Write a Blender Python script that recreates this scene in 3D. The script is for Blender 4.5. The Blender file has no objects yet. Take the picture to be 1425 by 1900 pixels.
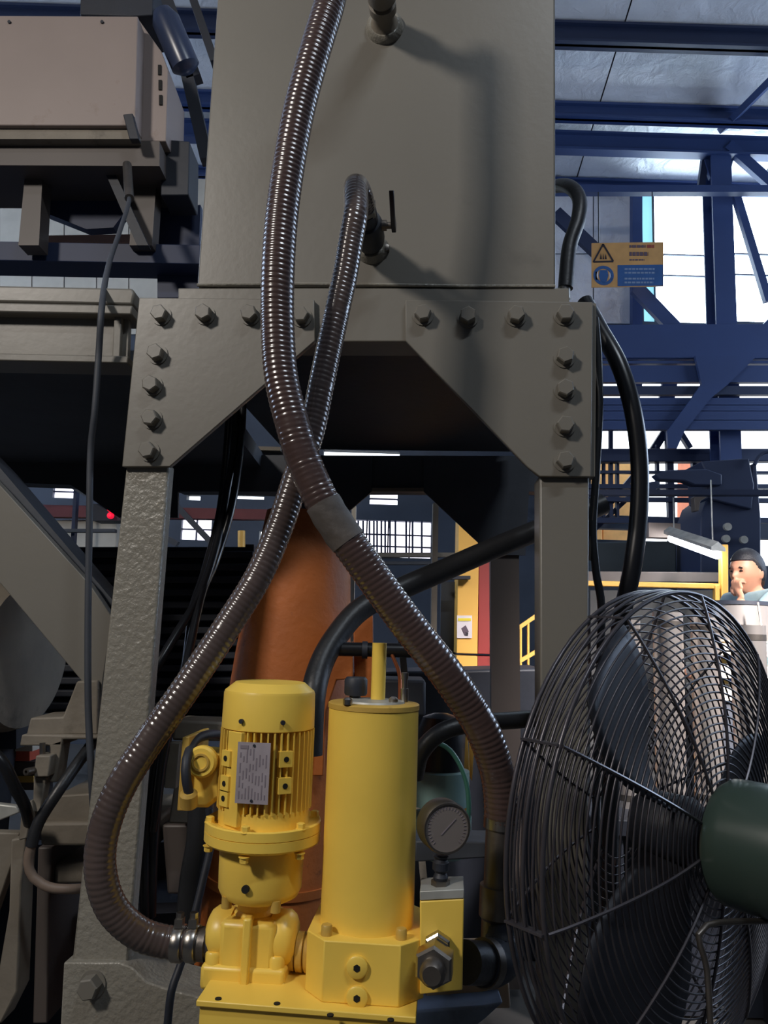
import bpy, bmesh, math, random
from mathutils import Vector, Matrix, Quaternion
random.seed(7)
R = math.radians
sc_ = bpy.context.scene
COL = sc_.collection
# ------------------------------------------------------------------ camera
FPX = 1450.0; CX, CY = 712.5, 950.0
PITCH, ROLL = R(8.3), R(1.8)
CAM = Vector((0, 0, 1.25))
_f = Vector((0, math.cos(PITCH), math.sin(PITCH)))
_r0 = Vector((1, 0, 0)); _u0 = Vector((0, -math.sin(PITCH), math.cos(PITCH)))
_r = _r0*math.cos(ROLL) + _u0*math.sin(ROLL)
_u = _u0*math.cos(ROLL) - _r0*math.sin(ROLL)
cd = bpy.data.cameras.new('camera'); cam = bpy.data.objects.new('camera', cd); COL.objects.link(cam)
M = Matrix((_r, _u, -_f)).transposed().to_4x4(); M.translation = CAM
cam.matrix_world = M
cd.sensor_fit = 'VERTICAL'; cd.sensor_height = 36; cd.sensor_width = 27; cd.lens = FPX/1900*36
cd.clip_start = 0.05; cd.clip_end = 200
sc_.camera = cam
# ------------------------------------------------------------------ world, light, exposure
w = bpy.data.worlds.new('sky'); sc_.world = w; w.use_nodes = True
bg = w.node_tree.nodes['Background']; bg.inputs[0].default_value = (0.86, 0.93, 1.0, 1); bg.inputs[1].default_value = 3.0
vs = sc_.view_settings; vs.view_transform = 'Standard'; vs.look = 'None'; vs.exposure = 0.0; vs.gamma = 1.0; vs.use_curve_mapping = False
def area(name, loc, target, sx, sy, watts, col):
    l = bpy.data.lights.new(name, 'AREA'); l.shape = 'RECTANGLE'; l.size = sx; l.size_y = sy; l.energy = watts; l.color = col
    o = bpy.data.objects.new(name, l); COL.objects.link(o); o.location = loc
    o.rotation_euler = (Vector(target)-Vector(loc)).to_track_quat('-Z', 'Y').to_euler(); return o
LAMP_LOC = Vector((-2.88, -1.475, 4.07)); LAMP_AIM = Vector((0.0, 1.6, 1.55))
area('floodlight_glow', LAMP_LOC, LAMP_AIM, 0.50, 0.50, 118, (1.0, 0.93, 0.85))
area('bay_light_glow', (1.35, -1.2, 5.6), (0.9, 1.2, 0), 1.2, 0.12, 62, (0.82, 0.91, 1.0))
area('added_roll_light_glow', (2.3, 1.1, 3.3), (1.72, 3.3, 1.1), 0.2, 1.0, 85, (1.0, 0.93, 0.91)).data.spread = R(50)  # added out of view to brighten the steel rolls and the man
# ------------------------------------------------------------------ pixel helpers (photo frame 1425 x 1900)
def ray(px, py): return _f + _r*((px-CX)/FPX) + _u*((CY-py)/FPX)
def P(px, py, Y):
    d = ray(px, py); return CAM + d*(Y/d.y)
def onplane(px, py, p0, n):
    d = ray(px, py); return CAM + d*((p0-CAM).dot(n)/d.dot(n))
FN = Vector((0.084, 1, 0)).normalized(); FX = Vector((FN.y, -FN.x, 0))       # machine frame: normal (away) and its right
def FPt(px, py, off=0.0, base=1.6): return onplane(px, py, Vector((0, base, 0)) - FN*off, FN)
def mpp(p): return (p-CAM).dot(_f)/FPX
def sx(px, py, Y): return mpp(P(px, py, Y))
# ------------------------------------------------------------------ materials
def lin(c): return tuple(((v/255)/12.92 if v/255 <= 0.04045 else ((v/255+0.055)/1.055)**2.4) for v in c)
MATS = {}
def mat(name, col, rough=0.5, metal=0.0, var=0.12, vscale=6.0, bump=0.0, bscale=40.0, spots=None, spot_scale=5.0, spot_amt=0.55, spec=0.5, emit=None, estr=1.0, bdist=0.004, coat=0.0):
    if name in MATS: return MATS[name]
    m = bpy.data.materials.new(name); m.use_nodes = True; nt = m.node_tree; b = nt.nodes['Principled BSDF']
    N = nt.nodes.new; L = nt.links.new
    c = lin(col)
    tc = N('ShaderNodeTexCoord')
    nz = N('ShaderNodeTexNoise'); nz.inputs['Scale'].default_value = vscale; nz.inputs['Detail'].default_value = 5
    L(tc.outputs['Object'], nz.inputs['Vector'])
    rp = N('ShaderNodeValToRGB'); e = rp.color_ramp.elements
    e[0].position = 0.3; e[1].position = 0.7
    e[0].color = tuple(max(0, v*(1-var)) for v in c)+(1,); e[1].color = tuple(min(1, v*(1+var)) for v in c)+(1,)
    L(nz.outputs['Fac'], rp.inputs['Fac']); out = rp.outputs['Color']
    if spots is not None:
        n2 = N('ShaderNodeTexNoise'); n2.inputs['Scale'].default_value = spot_scale; n2.inputs['Detail'].default_value = 8; n2.inputs['Roughness'].default_value = 0.65
        L(tc.outputs['Object'], n2.inputs['Vector'])
        r2 = N('ShaderNodeValToRGB'); r2.color_ramp.elements[0].position = spot_amt; r2.color_ramp.elements[1].position = min(1, spot_amt+0.12)
        L(n2.outputs['Fac'], r2.inputs['Fac'])
        mx = N('ShaderNodeMixRGB'); L(r2.outputs['Color'], mx.inputs['Fac']); L(out, mx.inputs['Color1']); mx.inputs['Color2'].default_value = lin(spots)+(1,)
        out = mx.outputs['Color']
    L(out, b.inputs['Base Color'])
    b.inputs['Roughness'].default_value = rough; b.inputs['Metallic'].default_value = metal
    b.inputs['Specular IOR Level'].default_value = spec
    if coat: b.inputs['Coat Weight'].default_value = coat; b.inputs['Coat Roughness'].default_value = 0.15
    if bump:
        n3 = N('ShaderNodeTexNoise'); n3.inputs['Scale'].default_value = bscale; n3.inputs['Detail'].default_value = 4
        L(tc.outputs['Object'], n3.inputs['Vector'])
        bp = N('ShaderNodeBump'); bp.inputs['Strength'].default_value = bump; bp.inputs['Distance'].default_value = bdist
        L(n3.outputs['Fac'], bp.inputs['Height']); L(bp.outputs['Normal'], b.inputs['Normal'])
    if emit is not None:
        b.inputs['Emission Color'].default_value = lin(emit)+(1,); b.inputs['Emission Strength'].default_value = estr
    MATS[name] = m; return m
GREY = mat('machine_grey_paint', (118, 114, 106), 0.38, 0, 0.05, 3, 0.12, 60, (104, 100, 93), 4, 0.66, bdist=0.002)
GREYR = mat('rough_grey_paint', (136, 132, 122), 0.36, 0, 0.07, 8, 0.6, 85, (110, 107, 98), 9, 0.68, bdist=0.006)
GREYD = mat('dusty_grey_paint', (122, 114, 102), 0.6, 0, 0.15, 8, 0.4, 40, (95, 88, 78), 6, 0.6)
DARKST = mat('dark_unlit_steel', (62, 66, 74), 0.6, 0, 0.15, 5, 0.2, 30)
BLACK = mat('black_rubber', (34, 35, 38), 0.42, 0, 0.15, 9, 0.15, 120)
BLACKG = mat('glossy_black_rubber', (24, 25, 29), 0.3, 0, 0.1, 9)
HOSE = mat('brown_hose_vinyl', (74, 58, 54), 0.22, 0, 0.12, 12, 0, 40, None, spec=0.75, coat=0.35)
HOSE2 = mat('grey_brown_hose_vinyl', (80, 68, 64), 0.22, 0, 0.12, 12, spec=0.75, coat=0.35)
YEL = mat('yellow_paint', (245, 207, 90), 0.36, 0, 0.06, 7, 0.05, 60, (200, 162, 74), 7, 0.68)
YELD = mat('worn_yellow_paint', (196, 160, 76), 0.45, 0, 0.15, 9, 0.15, 50, (120, 92, 40), 10, 0.62)
ORANGE = mat('rusty_orange_paint', (176, 96, 38), 0.62, 0, 0.16, 6, 0.4, 50, (96, 50, 24), 14, 0.62)
STEEL = mat('bright_steel', (170, 165, 158), 0.3, 1.0, 0.15, 12, 0.1, 60)
STEELD = mat('dull_steel', (120, 114, 108), 0.42, 0.9, 0.2, 12, 0.2, 60)
STEELK = mat('stainless_roll', (220, 212, 206), 0.30, 0.8, 0.05, 3)
NAVY = mat('glare_blue_hall_steel', (42, 63, 110), 0.55, 0, 0.10, 2)  # blue of the veiling glare is put into this steel colour
NAVYD = mat('dark_blue_hall_steel', (34, 46, 76), 0.55, 0, 0.10, 2)
DK = mat('dark_metal_and_shade', (36, 40, 50), 0.55, 0, 0.2, 6, 0.2, 30)  # dark metal, and the shade under the tank
BROWN = mat('brown_dark_column', (84, 76, 72), 0.5, 0, 0.1, 4)
RED = mat('dark_red_panel', (150, 52, 48), 0.5, 0, 0.08, 3)
YPANEL = mat('ochre_panel', (226, 176, 84), 0.5, 0, 0.06, 3)
BEIGE = mat('beige_cabinet_paint', (146, 132, 126), 0.5, 0, 0.06, 3, 0, 40, (124, 104, 92), 3, 0.62)
CREAM = mat('cream_wall_sheet', (205, 198, 184), 0.7, 0, 0.1, 4, 0.3, 10)
FANM = mat('fan_guard_wire', (78, 75, 80), 0.32, 0.5, 0.15, 20)
FANG = mat('dark_green_fan_motor', (52, 66, 60), 0.3, 0, 0.08, 5, 0, 40, (30, 34, 34), 8, 0.62)
BLADE = mat('fan_blade_metal', (46, 47, 54), 0.45, 0.3, 0.1, 5)
ALU = mat('aluminium_plate', (176, 166, 172), 0.45, 0.3, 0.12, 30)
INK = mat('engraved_ink', (130, 120, 128), 0.6)
HOLE = mat('hole_black', (14, 13, 12), 0.8)
BLUEPL = mat('dark_blue_lever', (24, 26, 46), 0.4)
WHITE = mat('white_print', (205, 205, 200), 0.6)
SIGNY = mat('sign_ochre', (196, 150, 92), 0.6, 0, 0.1, 10)
SIGNB = mat('sign_blue', (40, 84, 140), 0.6, 0, 0.1, 10)
SIGNK = mat('sign_dark', (34, 30, 40), 0.6)
SKIN = mat('skin', (196, 140, 112), 0.5, 0, 0.06, 12)
HAIR = mat('black_hair', (24, 24, 30), 0.5, 0, 0.2, 40, 0.6, 200)
SHIRT = mat('pale_blue_shirt', (150, 178, 186), 0.8, 0, 0.08, 10, 0.5, 30)
TROUS = mat('dark_trousers', (40, 44, 56), 0.8)
CONC = mat('concrete_floor', (70, 68, 66), 0.75, 0, 0.2, 1.5, 0.2, 12, (40, 38, 36), 2, 0.55)
GLAZE = mat('translucent_sheet', (230, 245, 250), 0.6, 0, 0.03, 1, emit=(226, 245, 255), estr=12.0)
GLAZE2 = mat('far_daylight_sheet', (240, 240, 250), 0.6, 0, 0.03, 1, emit=(245, 240, 255), estr=2.2)
SIDEG = mat('added_side_glow_sheet', (225, 238, 250), 0.6, 0, 0.03, 1, emit=(205, 226, 255), estr=8.0)  # glow for the side bands added beyond the view
TUBE = mat('lit_lamp_tube', (255, 255, 255), 0.4, emit=(250, 252, 255), estr=22.0)
REDL = mat('red_signal_lamp', (230, 30, 60), 0.4, emit=(240, 25, 60), estr=0.9)
TEAL = mat('teal_painted_machine', (120, 150, 146), 0.4, 0, 0.2, 9)
PINKBAR = mat('red_painted_bar', (190, 84, 60), 0.5, 0, 0.2, 9)
BLUEP = mat('blue_painted_pipe', (50, 60, 86), 0.3, 0, 0.1, 6)
GAUGEF = mat('gauge_face', (126, 118, 114), 0.25, 0, 0.08, 10)
TAPE = mat('grey_tape_patch', (86, 80, 76), 0.6, 0, 0.2, 20, 0.4, 60)
PAPER = mat('notice_paper', (214, 206, 210), 0.7)
ZINC = mat('zinc_bare_metal', (176, 176, 170), 0.5, 0.4, 0.2, 20)
def foil():
    m = mat('foil_insulation', (216, 220, 228), 0.42, 0.12, 0.12, 2.0)
    nt = m.node_tree; N = nt.nodes.new; L = nt.links.new; b = nt.nodes['Principled BSDF']
    tc = N('ShaderNodeTexCoord'); mp = N('ShaderNodeMapping'); mp.inputs['Rotation'].default_value = (0, 0, R(45)); L(tc.outputs['Object'], mp.inputs['Vector'])
    ch = N('ShaderNodeTexChecker'); ch.inputs['Scale'].default_value = 22; L(mp.outputs['Vector'], ch.inputs['Vector'])
    nz = N('ShaderNodeTexNoise'); nz.inputs['Scale'].default_value = 7; nz.inputs['Detail'].default_value = 8; nz.inputs['Distortion'].default_value = 0.5; L(tc.outputs['Object'], nz.inputs['Vector'])
    b1 = N('ShaderNodeBump'); b1.inputs['Strength'].default_value = 0.7; b1.inputs['Distance'].default_value = 0.02; L(ch.outputs['Fac'], b1.inputs['Height'])
    b2 = N('ShaderNodeBump'); b2.inputs['Strength'].default_value = 0.6; b2.inputs['Distance'].default_value = 0.05; L(nz.outputs['Fac'], b2.inputs['Height']); L(b1.outputs['Normal'], b2.inputs['Normal'])
    L(b2.outputs['Normal'], b.inputs['Normal']); return m
FOIL = foil()
# ------------------------------------------------------------------ object plumbing
WM = {}
def wm(o): return WM[o.name] if o else Matrix.Identity(4)
def setm(o, m, parent=None):
    if parent:
        o.parent = parent; o.matrix_basis = wm(parent).inverted() @ m
    else: o.matrix_basis = m
    WM[o.name] = m
def tag(o, label=None, cat=None, group=None, kind=None):
    if label: o['label'] = label
    if cat: o['category'] = cat
    if group: o['group'] = group
    if kind: o['kind'] = kind
    return o
def thing(name, label, cat, loc, group=None):
    o = bpy.data.objects.new(name, None); COL.objects.link(o); o.empty_display_size = 0.05
    setm(o, Matrix.Translation(loc)); return tag(o, label, cat, group)
def basis(n, up=Vector((0, 0, 1))):
    z = n.normalized(); x = up.cross(z)
    if x.length < 1e-4: x = Vector((1, 0, 0)).cross(z)
    x.normalize(); return Matrix((x, z.cross(x), z)).transposed()
class MB:
    def __init__(s): s.v = []; s.f = []
    def add(s, vs, fs):
        k = len(s.v); s.v += [Vector(q) for q in vs]; s.f += [tuple(i+k for i in f) for f in fs]; return s
    def prism(s, pts, vec):
        n = len(pts); vec = Vector(vec); pts = [Vector(p) for p in pts]
        nn = Vector((0, 0, 0))
        for i in range(n): nn += pts[i].cross(pts[(i+1) % n])
        if nn.dot(vec) > 0: pts = pts[::-1]
        s.add(pts+[p+vec for p in pts], [tuple(range(n)), tuple(range(2*n-1, n-1, -1))]+[(i, i+n, (i+1) % n+n, (i+1) % n) for i in range(n)]); return s
    def box(s, c, size, rot=None):
        c = Vector(c); h = [v/2 for v in size]; rot = rot or Matrix.Identity(3)
        vs = [c + rot @ Vector((a*h[0], b*h[1], d*h[2])) for a in (-1, 1) for b in (-1, 1) for d in (-1, 1)]
        s.add(vs, [(0, 1, 3, 2), (4, 6, 7, 5), (0, 4, 5, 1), (2, 3, 7, 6), (0, 2, 6, 4), (1, 5, 7, 3)]); return s
    def bar(s, a, b, wx, wy, up=Vector((0, 0, 1))):
        a = Vector(a); b = Vector(b); m = basis(b-a, up); s.box((a+b)/2, (wx, wy, (b-a).length), m); return s
    def lathe(s, prof, o, ax, seg=32, up=Vector((0, 1, 0)), phase=0.0, cap=True):
        o = Vector(o); m = basis(Vector(ax), up); k = len(s.v)
        for (r, h) in prof:
            for i in range(seg):
                a = 2*math.pi*i/seg+phase; s.v.append(o + m @ Vector((r*math.cos(a), r*math.sin(a), h)))
        for j in range(len(prof)-1):
            for i in range(seg):
                a = k+j*seg+i; b = k+j*seg+(i+1) % seg; s.f.append((a, b, b+seg, a+seg))
        if cap:
            s.f.append(tuple(k+i for i in range(seg-1, -1, -1))); e = k+(len(prof)-1)*seg; s.f.append(tuple(e+i for i in range(seg)))
        return s
    def cyl(s, a, b, r, seg=20, r2=None):
        a = Vector(a); b = Vector(b); return s.lathe([(r, 0), (r2 if r2 else r, (b-a).length)], a, b-a, seg)
    def tube(s, pts, r, seg=10, rib=None, cap=True, closed=False):
        pts = [Vector(p) for p in pts]; n = len(pts); k = len(s.v)
        T = [(pts[min(i+1, n-1)]-pts[max(i-1, 0)]).normalized() for i in range(n)]
        if closed: T = [(pts[(i+1) % n]-pts[i-1]).normalized() for i in range(n)]
        x = T[0].orthogonal().normalized(); d = 0.0
        for i in range(n):
            if i:
                x = (T[i-1].rotation_difference(T[i]) @ x).normalized(); d += (pts[i]-pts[i-1]).length
            y = T[i].cross(x); ri = r(i/(n-1)) if callable(r) else r
            for q in range(seg):
                a = 2*math.pi*q/seg; rr = ri*(1+rib(d, a, i/(n-1))) if rib else ri
                s.v.append(pts[i]+(x*math.cos(a)+y*math.sin(a))*rr)
        for i in range(n-1 if not closed else n):
            for q in range(seg):
                a = k+i*seg+q; b = k+i*seg+(q+1) % seg; i2 = (i+1) % n; s.f.append((a, b, k+i2*seg+(q+1) % seg, k+i2*seg+q))
        if cap and not closed:
            s.f.append(tuple(k+q for q in range(seg-1, -1, -1))); e = k+(n-1)*seg; s.f.append(tuple(e+q for q in range(seg)))
        return s
    def ball(s, c, rad, seg=20, rings=12, fn=None):
        c = Vector(c); rad = Vector(rad) if not isinstance(rad, float) else Vector((rad,)*3); vs = []; fs = []
        for j in range(rings+1):
            t = math.pi*j/rings
            for i in range(seg):
                a = 2*math.pi*i/seg; d = Vector((math.sin(t)*math.cos(a), math.sin(t)*math.sin(a), math.cos(t)))
                q = Vector((d.x*rad.x, d.y*rad.y, d.z*rad.z)); vs.append(c+(fn(d, q) if fn else q))
        for j in range(rings):
            for i in range(seg):
                a = j*seg+i; b = j*seg+(i+1) % seg; fs.append((a, a+seg, b+seg, b))
        s.add(vs, fs); return s
    def mesh(s, name, m, smooth=40, center=True):
        if center:
            lo = Vector((min(v.x for v in s.v), min(v.y for v in s.v), min(v.z for v in s.v))); hi = Vector((max(v.x for v in s.v), max(v.y for v in s.v), max(v.z for v in s.v)))
            o = Vector(((lo.x+hi.x)/2, (lo.y+hi.y)/2, lo.z))
        else: o = Vector((0, 0, 0))
        me = bpy.data.meshes.new(name); me.from_pydata([v-o for v in s.v], [], s.f); me.update()
        bm = bmesh.new(); bm.from_mesh(me); bmesh.ops.remove_doubles(bm, verts=bm.verts, dist=1e-6); bmesh.ops.recalc_face_normals(bm, faces=bm.faces); bm.to_mesh(me); bm.free()
        me.materials.append(m)
        if smooth:
            me.polygons.foreach_set('use_smooth', [True]*len(me.polygons)); me.set_sharp_from_angle(angle=R(smooth))
        return me, o
    def build(s, name, m, parent=None, smooth=40, bevel=0.0):
        me, o = s.mesh(name, m, smooth)
        ob = bpy.data.objects.new(name, me); COL.objects.link(ob); setm(ob, Matrix.Translation(o), parent)
        if bevel:
            b = ob.modifiers.new('bevel', 'BEVEL'); b.width = bevel; b.segments = 2; b.limit_method = 'ANGLE'; b.angle_limit = R(40)
        return ob
def inst(name, me, m, parent): 
    ob = bpy.data.objects.new(name, me); COL.objects.link(ob); setm(ob, m, parent); return ob
def spline(pts, step=0.004):
    pts = [Vector(p) for p in pts]; q = [2*pts[0]-pts[1]]+pts+[2*pts[-1]-pts[-2]]; out = []
    for i in range(1, len(q)-2):
        a, b, c, d = q[i-1:i+3]; n = max(2, int((c-b).length/step))
        for j in range(n):
            t = j/n; out.append(0.5*((2*b)+(c-a)*t+(2*a-5*b+4*c-d)*t*t+(3*b-a-3*c+d)*t**3))
    out.append(pts[-1]); 
    ev = [out[0]]; acc = 0
    for i in range(1, len(out)):
        acc += (out[i]-out[i-1]).length
        if acc >= step*0.98 or i == len(out)-1: ev.append(out[i]); acc = 0
    return ev
def pp(name, px, Y, depth, m, parent=None, bevel=0.0, label=None, cat=None, group=None):
    pw = [P(x, y, Y) for x, y in px]
    if Y > 1.9:
        for q in pw:
            if q.z < 0.15: q.z = 0.0
    b = MB().prism(pw, (0, depth, 0)); o = b.build(name, m, parent, bevel=bevel)
    return tag(o, label, cat, group)
def fpoly(name, px, off, depth, m, parent=None, bevel=0.0, base=1.6):
    return MB().prism([FPt(x, y, off, base) for x, y in px], FN*depth).build(name, m, parent, bevel=bevel)
def rect(x0, y0, x1, y1): return [(x0, y0), (x1, y0), (x1, y1), (x0, y1)]
def cable(name, px, r, m, label=None, cat=None, parent=None, step=0.012, seg=10, group=None):
    pts = [P(*q) if isinstance(q, tuple) else q for q in px]
    return tag(MB().tube(spline(pts, step), r, seg).build(name, m, parent), label, cat, group)
# ================================================================== SETTING
YW = 8.0
def wx(px, py): return P(px, py, YW)
def struct(o, label=None): o['kind'] = 'structure'; return tag(o, label)
struct(MB().box((0, 5, -0.05), (16.2, 20.2, 0.1)).build('floor', CONC), 'dark concrete workshop floor')
# back wall as a grid of cells with openings (daylight outside)
holes_px = [(1193, 357, 1318, 598), (1352, 357, 1520, 598), (1096, 655, 1560, 962), (1096, 982, 1250, 1003),
            (640, 966, 800, 1034), (686, 908, 738, 936), (98, 897, 142, 924), (150, 905, 200, 917), (336, 962, 392, 1002), (346, 918, 372, 928), (430, 918, 490, 926), (480, 985, 520, 1030), (1405, 1000, 1445, 1050), (600, 836, 742, 849), (-30, 1, 5, 2)]
holes = []
for a, b, c, d in holes_px[:-1]:
    p, q = wx(a, b), wx(c, d); m_ = wx((a+c)/2, (b+d)/2)
    zt = (wx((a+c)/2, b)).z; zb = wx((a+c)/2, d).z; xl = wx(a, (b+d)/2).x; xr = wx(c, (b+d)/2).x
    holes.append((xl, zb, xr, zt))
ZE = wx(1200, 345).z
xs = sorted(set([-8, 8]+[h[0] for h in holes]+[h[2] for h in holes])); zs = sorted(set([0, ZE+0.15]+[h[1] for h in holes]+[h[3] for h in holes]))
wb = MB()
for i in range(len(xs)-1):
    for j in range(len(zs)-1):
        cx_, cz_ = (xs[i]+xs[i+1])/2, (zs[j]+zs[j+1])/2
        if any(h[0] < cx_ < h[2] and h[1] < cz_ < h[3] for h in holes): continue
        wb.box((cx_, YW+0.06, cz_), (xs[i+1]-xs[i], 0.12, zs[j+1]-zs[j]))
WALLM = mat('dark_wall_cladding', (66, 74, 88), 0.7, 0, 0.15, 3, 0.3, 8)
wall_back = struct(wb.build('wall_back', WALLM, smooth=0), 'far clad wall of the hall with daylight openings')
struct(MB().box((-8.05, 2, 4.5), (0.1, 14.4, 9)).build('wall_left', WALLM), 'dark clad wall at the left of the hall')
struct(MB().box((8.05, 2, 4.5), (0.1, 14.4, 9)).build('wall_right', WALLM), 'dark clad wall at the right of the hall')
struct(MB().box((0, -5.05, 5), (16, 0.1, 10)).build('wall_front', WALLM), 'dark clad wall behind the viewer')
# sloping roof rising towards the viewer
SL = 0.25
def roofz(Y): return ZE + SL*(YW-Y)
RN = Vector((0, SL, 1)).normalized()
def RP(px, py, drop=0.0): return onplane(px, py, Vector((0, YW, ZE-drop)), RN)
ceiling = struct(MB().prism([(-8, YW+0.1, roofz(YW+0.1)+0.05), (8, YW+0.1, roofz(YW+0.1)+0.05), (8, -5, roofz(-5)+0.05), (-8, -5, roofz(-5)+0.05)], (0, 0, 0.06)).build('ceiling', WALLM), 'sloping hall roof lined with silver foil')
# foil sheets hung between the purlins
ys_foil = [-60, 62, 212, 300, 352]
for j, (ya, yb) in enumerate(((-140, 60), (60, 205), (205, 345))):
    y0 = RP(1230, ya).y; y1 = RP(1230, yb).y
    for k in range(8):
        x0 = -8+2*k; x1 = x0+1.985
        MB().prism([(x0, y0, roofz(y0)), (x1, y0, roofz(y0)), (x1, y1, roofz(y1)), (x0, y1, roofz(y1))], (0, 0, 0.012)).build('foil_sheet', FOIL, ceiling)
for (ya, yb) in ((-600, -140),):
    y0 = -4.9; y1 = RP(1230, ya+460).y
    for k in range(8):
        x0 = -8+2*k; x1 = x0+1.985
        MB().prism([(x0, y0, roofz(y0)), (x1, y0, roofz(y0)), (x1, y1, roofz(y1)), (x0, y1, roofz(y1))], (0, 0, 0.012)).build('foil_sheet', FOIL, ceiling)
def purlin(yc, h, wd, label, drop=0.0, m=NAVY):
    p = RP(1230, yc); Yp = p.y; z1 = roofz(Yp)-0.01-drop
    b = MB().box((0, Yp, z1-h/2), (15.9, wd*0.25, h)).box((0, Yp, z1-0.012), (15.9, wd, 0.024)).box((0, Yp, z1-h+0.012), (15.9, wd, 0.024))
    return tag(b.build('roof_purlin', m), label, 'beam', 'purlins under the foil roof')
purlin(50, 0.20, 0.12, 'topmost dark roof purlin crossing the foil above the window wall', m=NAVYD)
purlin(198, 0.16, 0.12, 'middle roof purlin just above the thin strip of light')
purlin(228, 0.20, 0.12, 'roof purlin just below the thin strip of light', 0.14)
purlin(338, 0.10, 0.12, 'lowest eave purlin along the top of the glazed panels')
# panes of translucent sheet in the two upper windows
GLAZEC = mat('cyan_translucent_sheet', (170, 225, 235), 0.6, 0, 0.03, 1, emit=(150, 222, 238), estr=1.0)
def window(name, h, nx, nz, label, gm, cuts=None, g0=None):
    xl, zb, xr, zt = h; root = bpy.data.objects.new(name, None); COL.objects.link(root); setm(root, Matrix.Translation(((xl+xr)/2, YW, zb))); tag(root, label, kind='structure')
    for i in range(nx):
        for j in range(len(nz)-1):
            ct = cuts or [q/nx for q in range(nx+1)]; xa = xl+(xr-xl)*ct[i]; xb = xl+(xr-xl)*ct[i+1]; za = zb+(zt-zb)*nz[j]; zc = zb+(zt-zb)*nz[j+1]
            MB().box(((xa+xb)/2, YW+0.05, (za+zc)/2), (xb-xa-0.012, 0.012, zc-za-0.012)).build('pane', g0 if (g0 and i == 0) else gm, root)
    fr = MB()
    for z in nz[1:-1]: fr.box(((xl+xr)/2, YW+0.04, zb+(zt-zb)*z), (xr-xl, 0.05, 0.014))
    for i in range(1, nx): fr.box((xl+(xr-xl)*(cuts[i] if cuts else i/nx), YW+0.04, (zb+zt)/2), (0.014, 0.05, zt-zb))
    fr.build('glazing_bar', NAVYD, root)
    return root
window('window_1', holes[0], 2, [0, 0.36, 0.52, 1], 'tall translucent pane bank left of the blue column', GLAZE, [0, 0.18, 1], GLAZEC)
window('window_2', holes[1], 2, [0, 0.36, 0.52, 1], 'tall translucent pane bank right of the blue column', GLAZE)
w3 = window('window_3', holes[4], 4, [0, 0.3, 0.62, 1], 'bright barred window seen through the rear frame', GLAZE2)
for x in (648, 663, 672, 684, 692, 698, 706, 713, 722, 732, 752, 764, 781): pp('grille_bar', rect(x, 966, x+3.4, 1034), YW-0.03, 0.03, NAVYD, w3)
window('window_4', holes[5], 1, [0, 0.38, 0.8, 1], 'small slatted skylight in the gap above the rear frame', GLAZE2)
window('window_5', holes[6], 1, [0, 0.45, 1], 'small bright opening beyond the diagonal brace', GLAZE2)
window('window_6', holes[8], 2, [0, 0.5, 1], 'bright window just right of the textured leg', GLAZE2)
# unseen glowing bands added to the side walls to brighten roof and hall
for k, X in enumerate((7.96, -7.96)):
    root = bpy.data.objects.new('window_%d' % (7+k), None); COL.objects.link(root); setm(root, Matrix.Translation((X, 5.2, 2.6))); tag(root, ['added unseen glowing band along the right side wall', 'added unseen glowing band along the left side wall'][k], kind='structure')
    for j in range(5): MB().box((X, 3.2+j*0.96, 3.9), (0.02, 0.92, 2.4)).build('pane', SIDEG, root)
    MB().box((X, 5.12, 2.66), (0.06, 4.9, 0.06)).box((X, 5.12, 5.14), (0.06, 4.9, 0.06)).build('window_frame', NAVYD, root)
# foil sheets on the wall left of the window
for k, (a, b, c, d) in enumerate(((1000, 352, 1100, 470), (1102, 352, 1188, 470), (1000, 472, 1100, 600), (1102, 472, 1188, 600))):
    pp('foil_sheet', rect(a, b, c, d), YW-0.02, 0.012, FOIL, wall_back)
for k in range(9):
    pp('wall_sheet', rect(-120+k*60, 285, -120+k*60+58, 460), YW-0.02, 0.012, CREAM, wall_back)
    pp('wall_sheet', rect(-120+k*60, 462, -120+k*60+58, 620), YW-0.02, 0.012, CREAM, wall_back)
#@@SECTION2
# ================================================================== TANK AND SUPPORT FRAME
ZUP = Vector((0, 0, 1))
def hexbolt_mesh(af, h, m, name='bolt'):
    b = MB().lathe([(af*0.72, 0), (af*0.72, h*0.12), (af*0.60, h*0.12)], (0, 0, 0), (0, 0, 1), 20, cap=True)
    b.lathe([(af*0.577, h*0.1), (af*0.577, h*0.92), (af*0.50, h)], (0, 0, 0), (0, 0, 1), 6)
    return b.mesh(name, m, 30, center=False)[0]
def face_mat(p, n, spin=0.0):
    m = basis(n).to_4x4() @ Matrix.Rotation(spin, 4, 'Z'); m.translation = p; return m
TD = 1.28
tank = thing('oil_tank', 'large grey painted steel tank standing on the bolted frame', 'tank', FPt(700, 540, 0)+FN*0.6)
tl = [(365.5, 532), (404.5, -20), (412, -130), (1028, -130), (1030, 0), (1031, 532)]
fpoly('tank_shell', tl, 0.0, TD, GREY, tank, bevel=0.004)
_bz = FPt(700, 532, 0).z
MB().prism([FPt(372, 534, -0.10), FPt(1026, 534, -0.10), FPt(1026, 534, -0.10)+FN*1.14, FPt(372, 534, -0.10)+FN*1.14], (0, 0, -0.01)).build('shaded_bottom_plate', DK, tank)  # dark colour stands in for the shade under the tank
MB().tube([FPt(366, 529, 0.001), FPt(520, 527, 0.001), FPt(700, 528, 0.001), FPt(860, 531, 0.001), FPt(1030, 531, 0.001)], 0.0035, 8).build('weld_seam', GREYR, tank)
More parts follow.
